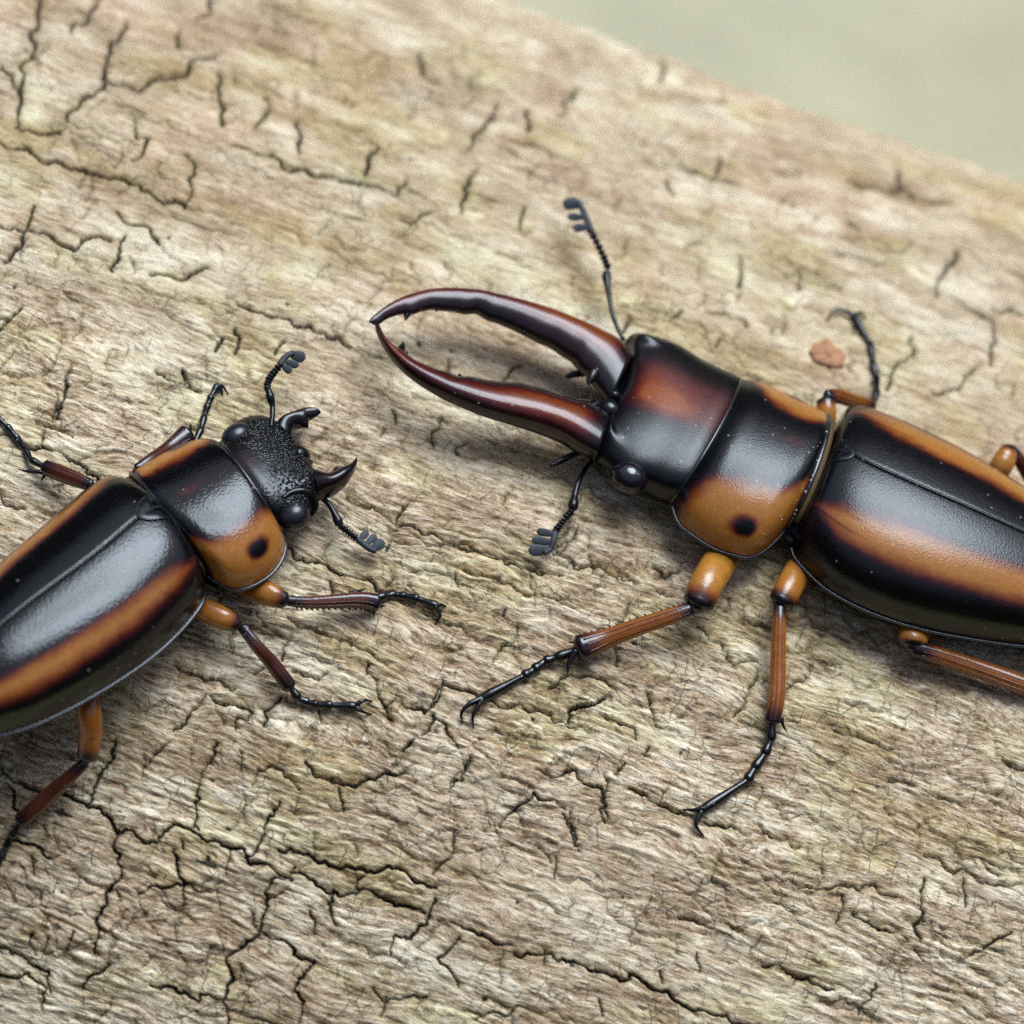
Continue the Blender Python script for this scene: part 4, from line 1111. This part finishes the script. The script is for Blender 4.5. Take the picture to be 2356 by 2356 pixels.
FEMALE = dict(
    seed=40, origin=(330, 1270), tilt=R(38), along=(-.84, .54), lean=(.09, -.996), mat_shell=MAT_SHELL_F, belly=46,
    label="smaller stag beetle with short black toothed jaws and a pitted black head",
    elytra=dict(z='I', h0=52, exp=.74, bands=(.60, .885, .12),
        near=[(1285,672),(1300,720),(1285,785),(1230,870),(1130,985),(990,1115),(820,1240),(620,1365),(400,1485),(150,1592),(-120,1650),(-380,1640),(-560,1560),(-640,1470)],
        far=[(845,170),(790,115),(700,68),(600,75),(490,140),(370,240),(230,360),(80,485),(-80,630),(-220,800),(-340,980),(-440,1170),(-540,1350),(-630,1440)],
        b=[92,134,148,156,160,162,162,160,155,146,130,105,60,20]),
    scutellum=dict(sv=[(.08,-.2),(.17,-.19),(.235,-.12),(.262,0),(.235,.12),(.17,.19),(.08,.2)], bead=7),
    pronotum=dict(z='G', h0=60, exp=.76, bow=[30,30,30,30,30,30,30,30,30],
        near=[(1085,1048),(1122,1100),(1110,1190),(1050,1285),(960,1352),(870,1392),(790,1400),(700,1362),(610,1305)],
        far=[(690,497),(620,480),(530,488),(440,512),(350,555),(270,598),(210,632),(160,662),(130,700)],
        b=[122,130,132,133,134,133,132,130,123], pat=(.10, .40, .86, .52)),
    head=dict(z='J', h0=60, exp=.55, mat=MAT_HEAD_F, eye_mat=MAT_EYE_F, relief=fem_head_relief, pat=fem_head_pat,
        near=[(825,1190),(872,1320),(865,1420),(830,1500),(760,1565),(680,1600),(600,1615),(530,1640),(440,1640)],
        far=[(560,815),(480,765),(400,735),(330,712),(230,722),(140,768),(70,865),(0,930),(-60,980)],
        b=[40,58,70,78,84,88,92,94,90], bow=[2,-4,-6,-4,0,0,0,0,0],
        eyes=[('J', (655,1480), 35, -13, 1.1), ('J', (170,800), 30, -14, 1.3)],
        bits=[('J', [(600,1010),(680,960),(700,905)], [112,108,98], [20,14,5], "clypeus_tooth", MAT_HEAD_F),
              ('J', [(640,1070),(740,1060),(805,1052)], [104,98,90], [20,16,6], "clypeus_tooth", MAT_HEAD_F),
              ('J', [(560,1350),(640,1300),(740,1290),(800,1330),(830,1420),(800,1500)], 'on', [6,9,10,10,10,6], "eye_ridge", MAT_HEAD_F),
              ('J', [(620,1000),(700,1000),(760,1005)], [98,96,88], [26,25,17], "clypeus", MAT_HEAD_F)]),
    mandibles=[dict(z='J', mat=MAT_MAND, col=.12, h=[92,96,98,100,102,104,106,106], thick=[24,24,22,19,15,11,7,2],
                    pairs=[((470,770),(640,880)),((530,705),(650,785)),((600,665),(690,750)),((680,630),(765,740)),((740,612),(785,690)),((800,602),(820,668)),((850,602),(862,645)),((885,622),(884,630))],
                    teeth=[((730,700),(772,756),8)]),
               dict(z='J', mat=MAT_MAND, col=.15, h=[86,92,96,99,102,104,106,107,107], thick=[32,32,30,27,23,18,12,7,2],
                    pairs=[((860,1350),(770,1110)),((930,1322),(860,1148)),((1000,1297),(930,1170)),((1060,1258),(990,1150)),((1110,1208),(1040,1120)),((1150,1148),(1080,1108)),((1180,1090),(1125,1088)),((1195,1040),(1165,1045)),((1192,1010),(1188,1014))],
                    teeth=[((1040,1140),(1022,1088),10)])],
    antennae=[dict(z='J', scape=[(458,760),(470,650),(470,570),(452,500),(440,450),(420,405)], srad=[24,24,25,38,30,30], fun=[(425,395),(445,340),(485,285),(535,225)], frad=30,
                   stalk=[(535,225),(560,180),(600,140),(650,118)], lobes=[((560,235),(632,278),34),((585,195),(692,228),34),((630,135),(748,160),50)], h=(72, 90, 96)),
              dict(z='J', scape=[(890,1350),(960,1420),(1000,1490),(1030,1550),(1042,1590)], srad=[24,24,27,40,32], fun=[(1055,1600),(1100,1635),(1150,1675),(1200,1712)], frad=30,
                   stalk=[(1200,1712),(1260,1760),(1310,1795),(1350,1812)], lobes=[((1222,1705),(1285,1648),32),((1280,1745),(1355,1680),34),((1330,1790),(1420,1730),48)], h=(48, 42, 38))],
    legs=[dict(z='L', femur=[(400,230),(500,275),(610,325),(705,365)], fw=[70,78,74,54], fh=[54,72,82,80], tibia=[(725,366),(850,376),(1000,370),(1180,362),(1290,378)], tw=[33,38,44,52,58], th=[80,70,55,40,30],
               tarsus=[(1260,350),(1340,335),(1400,325),(1470,335),(1550,352),(1670,398)], claws=[[(1670,395),(1700,392),(1735,402)],[(1660,400),(1690,455),(1658,518)]],
               spines=[([(1120,325),(1170,305),(1220,288)],8),([(1250,400),(1300,402),(1345,400)],8),([(1260,405),(1270,440),(1270,470)],5)], serr=14, fcol=.88, tcol=.5, tar_r=10.5),
          dict(z='L', femur=[(110,380),(200,425),(310,475),(405,520)], fw=[68,74,70,50], fh=[48,66,76,74], tibia=[(435,535),(530,655),(630,770),(735,910)], tw=[33,40,46,48], th=[74,60,42,26],
               tarsus=[(735,905),(790,985),(850,1010),(910,1025),(1000,1028),(1155,1035)], claws=[[(1155,1030),(1205,998),(1262,1000)],[(1155,1040),(1190,1065),(1258,1088)]], spines=[([(740,870),(765,890)],6)], fcol=.86, tcol=.48, tar_r=11),
          dict(z='K', femur=[(770,380),(795,560),(800,760),(775,940)], fw=[95,104,104,88], fh=[46,66,82,82], tibia=[(750,985),(620,1110),(460,1250),(300,1400),(180,1510)], tw=[50,60,70,72,70], th=[80,68,52,36,26],
               tarsus=[(170,1540),(100,1640),(50,1740),(5,1840),(-45,1940),(-150,2120)], fcol=.80, tcol=.52, tar_r=9),
          dict(z='H', femur=[(1150,860),(1080,800),(1030,760),(1015,735)], fw=[60,62,60,42], fh=[54,66,76,80], tibia=[(1015,735),(1120,665),(1250,580),(1390,480)], tw=[36,44,52,78], th=[80,66,48,34],
               tarsus=[(1440,550),(1490,440),(1512,350),(1540,260),(1565,200),(1610,118)], claws=[[(1610,118),(1650,125),(1690,185)],[(1612,122),(1640,150),(1650,200)]], spines=[([(1380,480),(1360,440),(1345,418)],7),([(1400,470),(1412,430),(1412,395)],6)], fcol=.6, tcol=.45, tar_r=9),
          dict(z='H', femur=[(860,960),(790,930),(730,900),(690,875)], fw=[62,66,62,44], fh=[48,64,76,78], tibia=[(675,860),(580,820),(460,775),(330,725)], tw=[44,56,62,58], th=[76,62,46,30],
               tarsus=[(320,720),(230,670),(185,590),(110,490),(50,420),(-80,290)], spines=[([(310,760),(200,755),(130,735)],6),([(340,750),(320,800),(300,825)],6)], fcol=.5, tcol=.52, tar_r=9)],
)

male = build_beetle(MALE)
female = build_beetle(FEMALE)

# ------------------------------------------------------------------ small flake lying on the wood
def flake(pts, z, h, name, label, col, grp=None):
    m, nt, b = new_mat("flake")
    tc = N(nt, 'ShaderNodeTexCoord').outputs['Object']
    c = ramp(nt, noise(nt, tc, 1 / (18 * S), 3), [(.3, tuple(q * .7 for q in col)), (.7, tuple(q * 1.2 for q in col))])
    nt.links.new(c, b.inputs['Base Color']); b.inputs['Roughness'].default_value = .7
    P = zp(z, np.array(pts, float)); c0 = P.mean(0)
    g = Geo()
    rings = []
    for k, (f, hh) in enumerate([(1.0, -8), (1.02, h * .4), (.9, h), (.45, h * 1.25), (.05, h * 1.15)]):
        q = c0 + (P - c0) * f
        q2 = np.vstack([q, q[:1]]); u_ = np.linspace(0, len(q), 64, endpoint=False)
        q = np.stack([np.interp(u_, np.arange(len(q2)), q2[:, i_]) for i_ in (0, 1)], 1)
        q = q + (np.stack([vnoise(u_ * 3, u_ * 0, 4), vnoise(u_ * 3, u_ * 0, 6)], 1) - .5) * 7
        rings.append(PH(q, np.full(len(q), float(hh)) + (vnoise(q[:, 0] / 14, q[:, 1] / 14, 5) - .5) * (4 if hh > 0 else 0)))
    g.ring_loft(np.array(rings))
    base = to_world(PH(c0, 0.0))
    o = g.obj(name, m, None, base); o.location = base
    return tag(o, label, "bark flake", grp)
flake([(1120,1330),(1140,1295),(1190,1280),(1215,1300),(1255,1330),(1255,1380),(1210,1392),(1150,1365)], 'N', 7, "bark_flake",
      "small orange-brown bark flake on pale wood near the hooked foot", (.42, .19, .085), None)
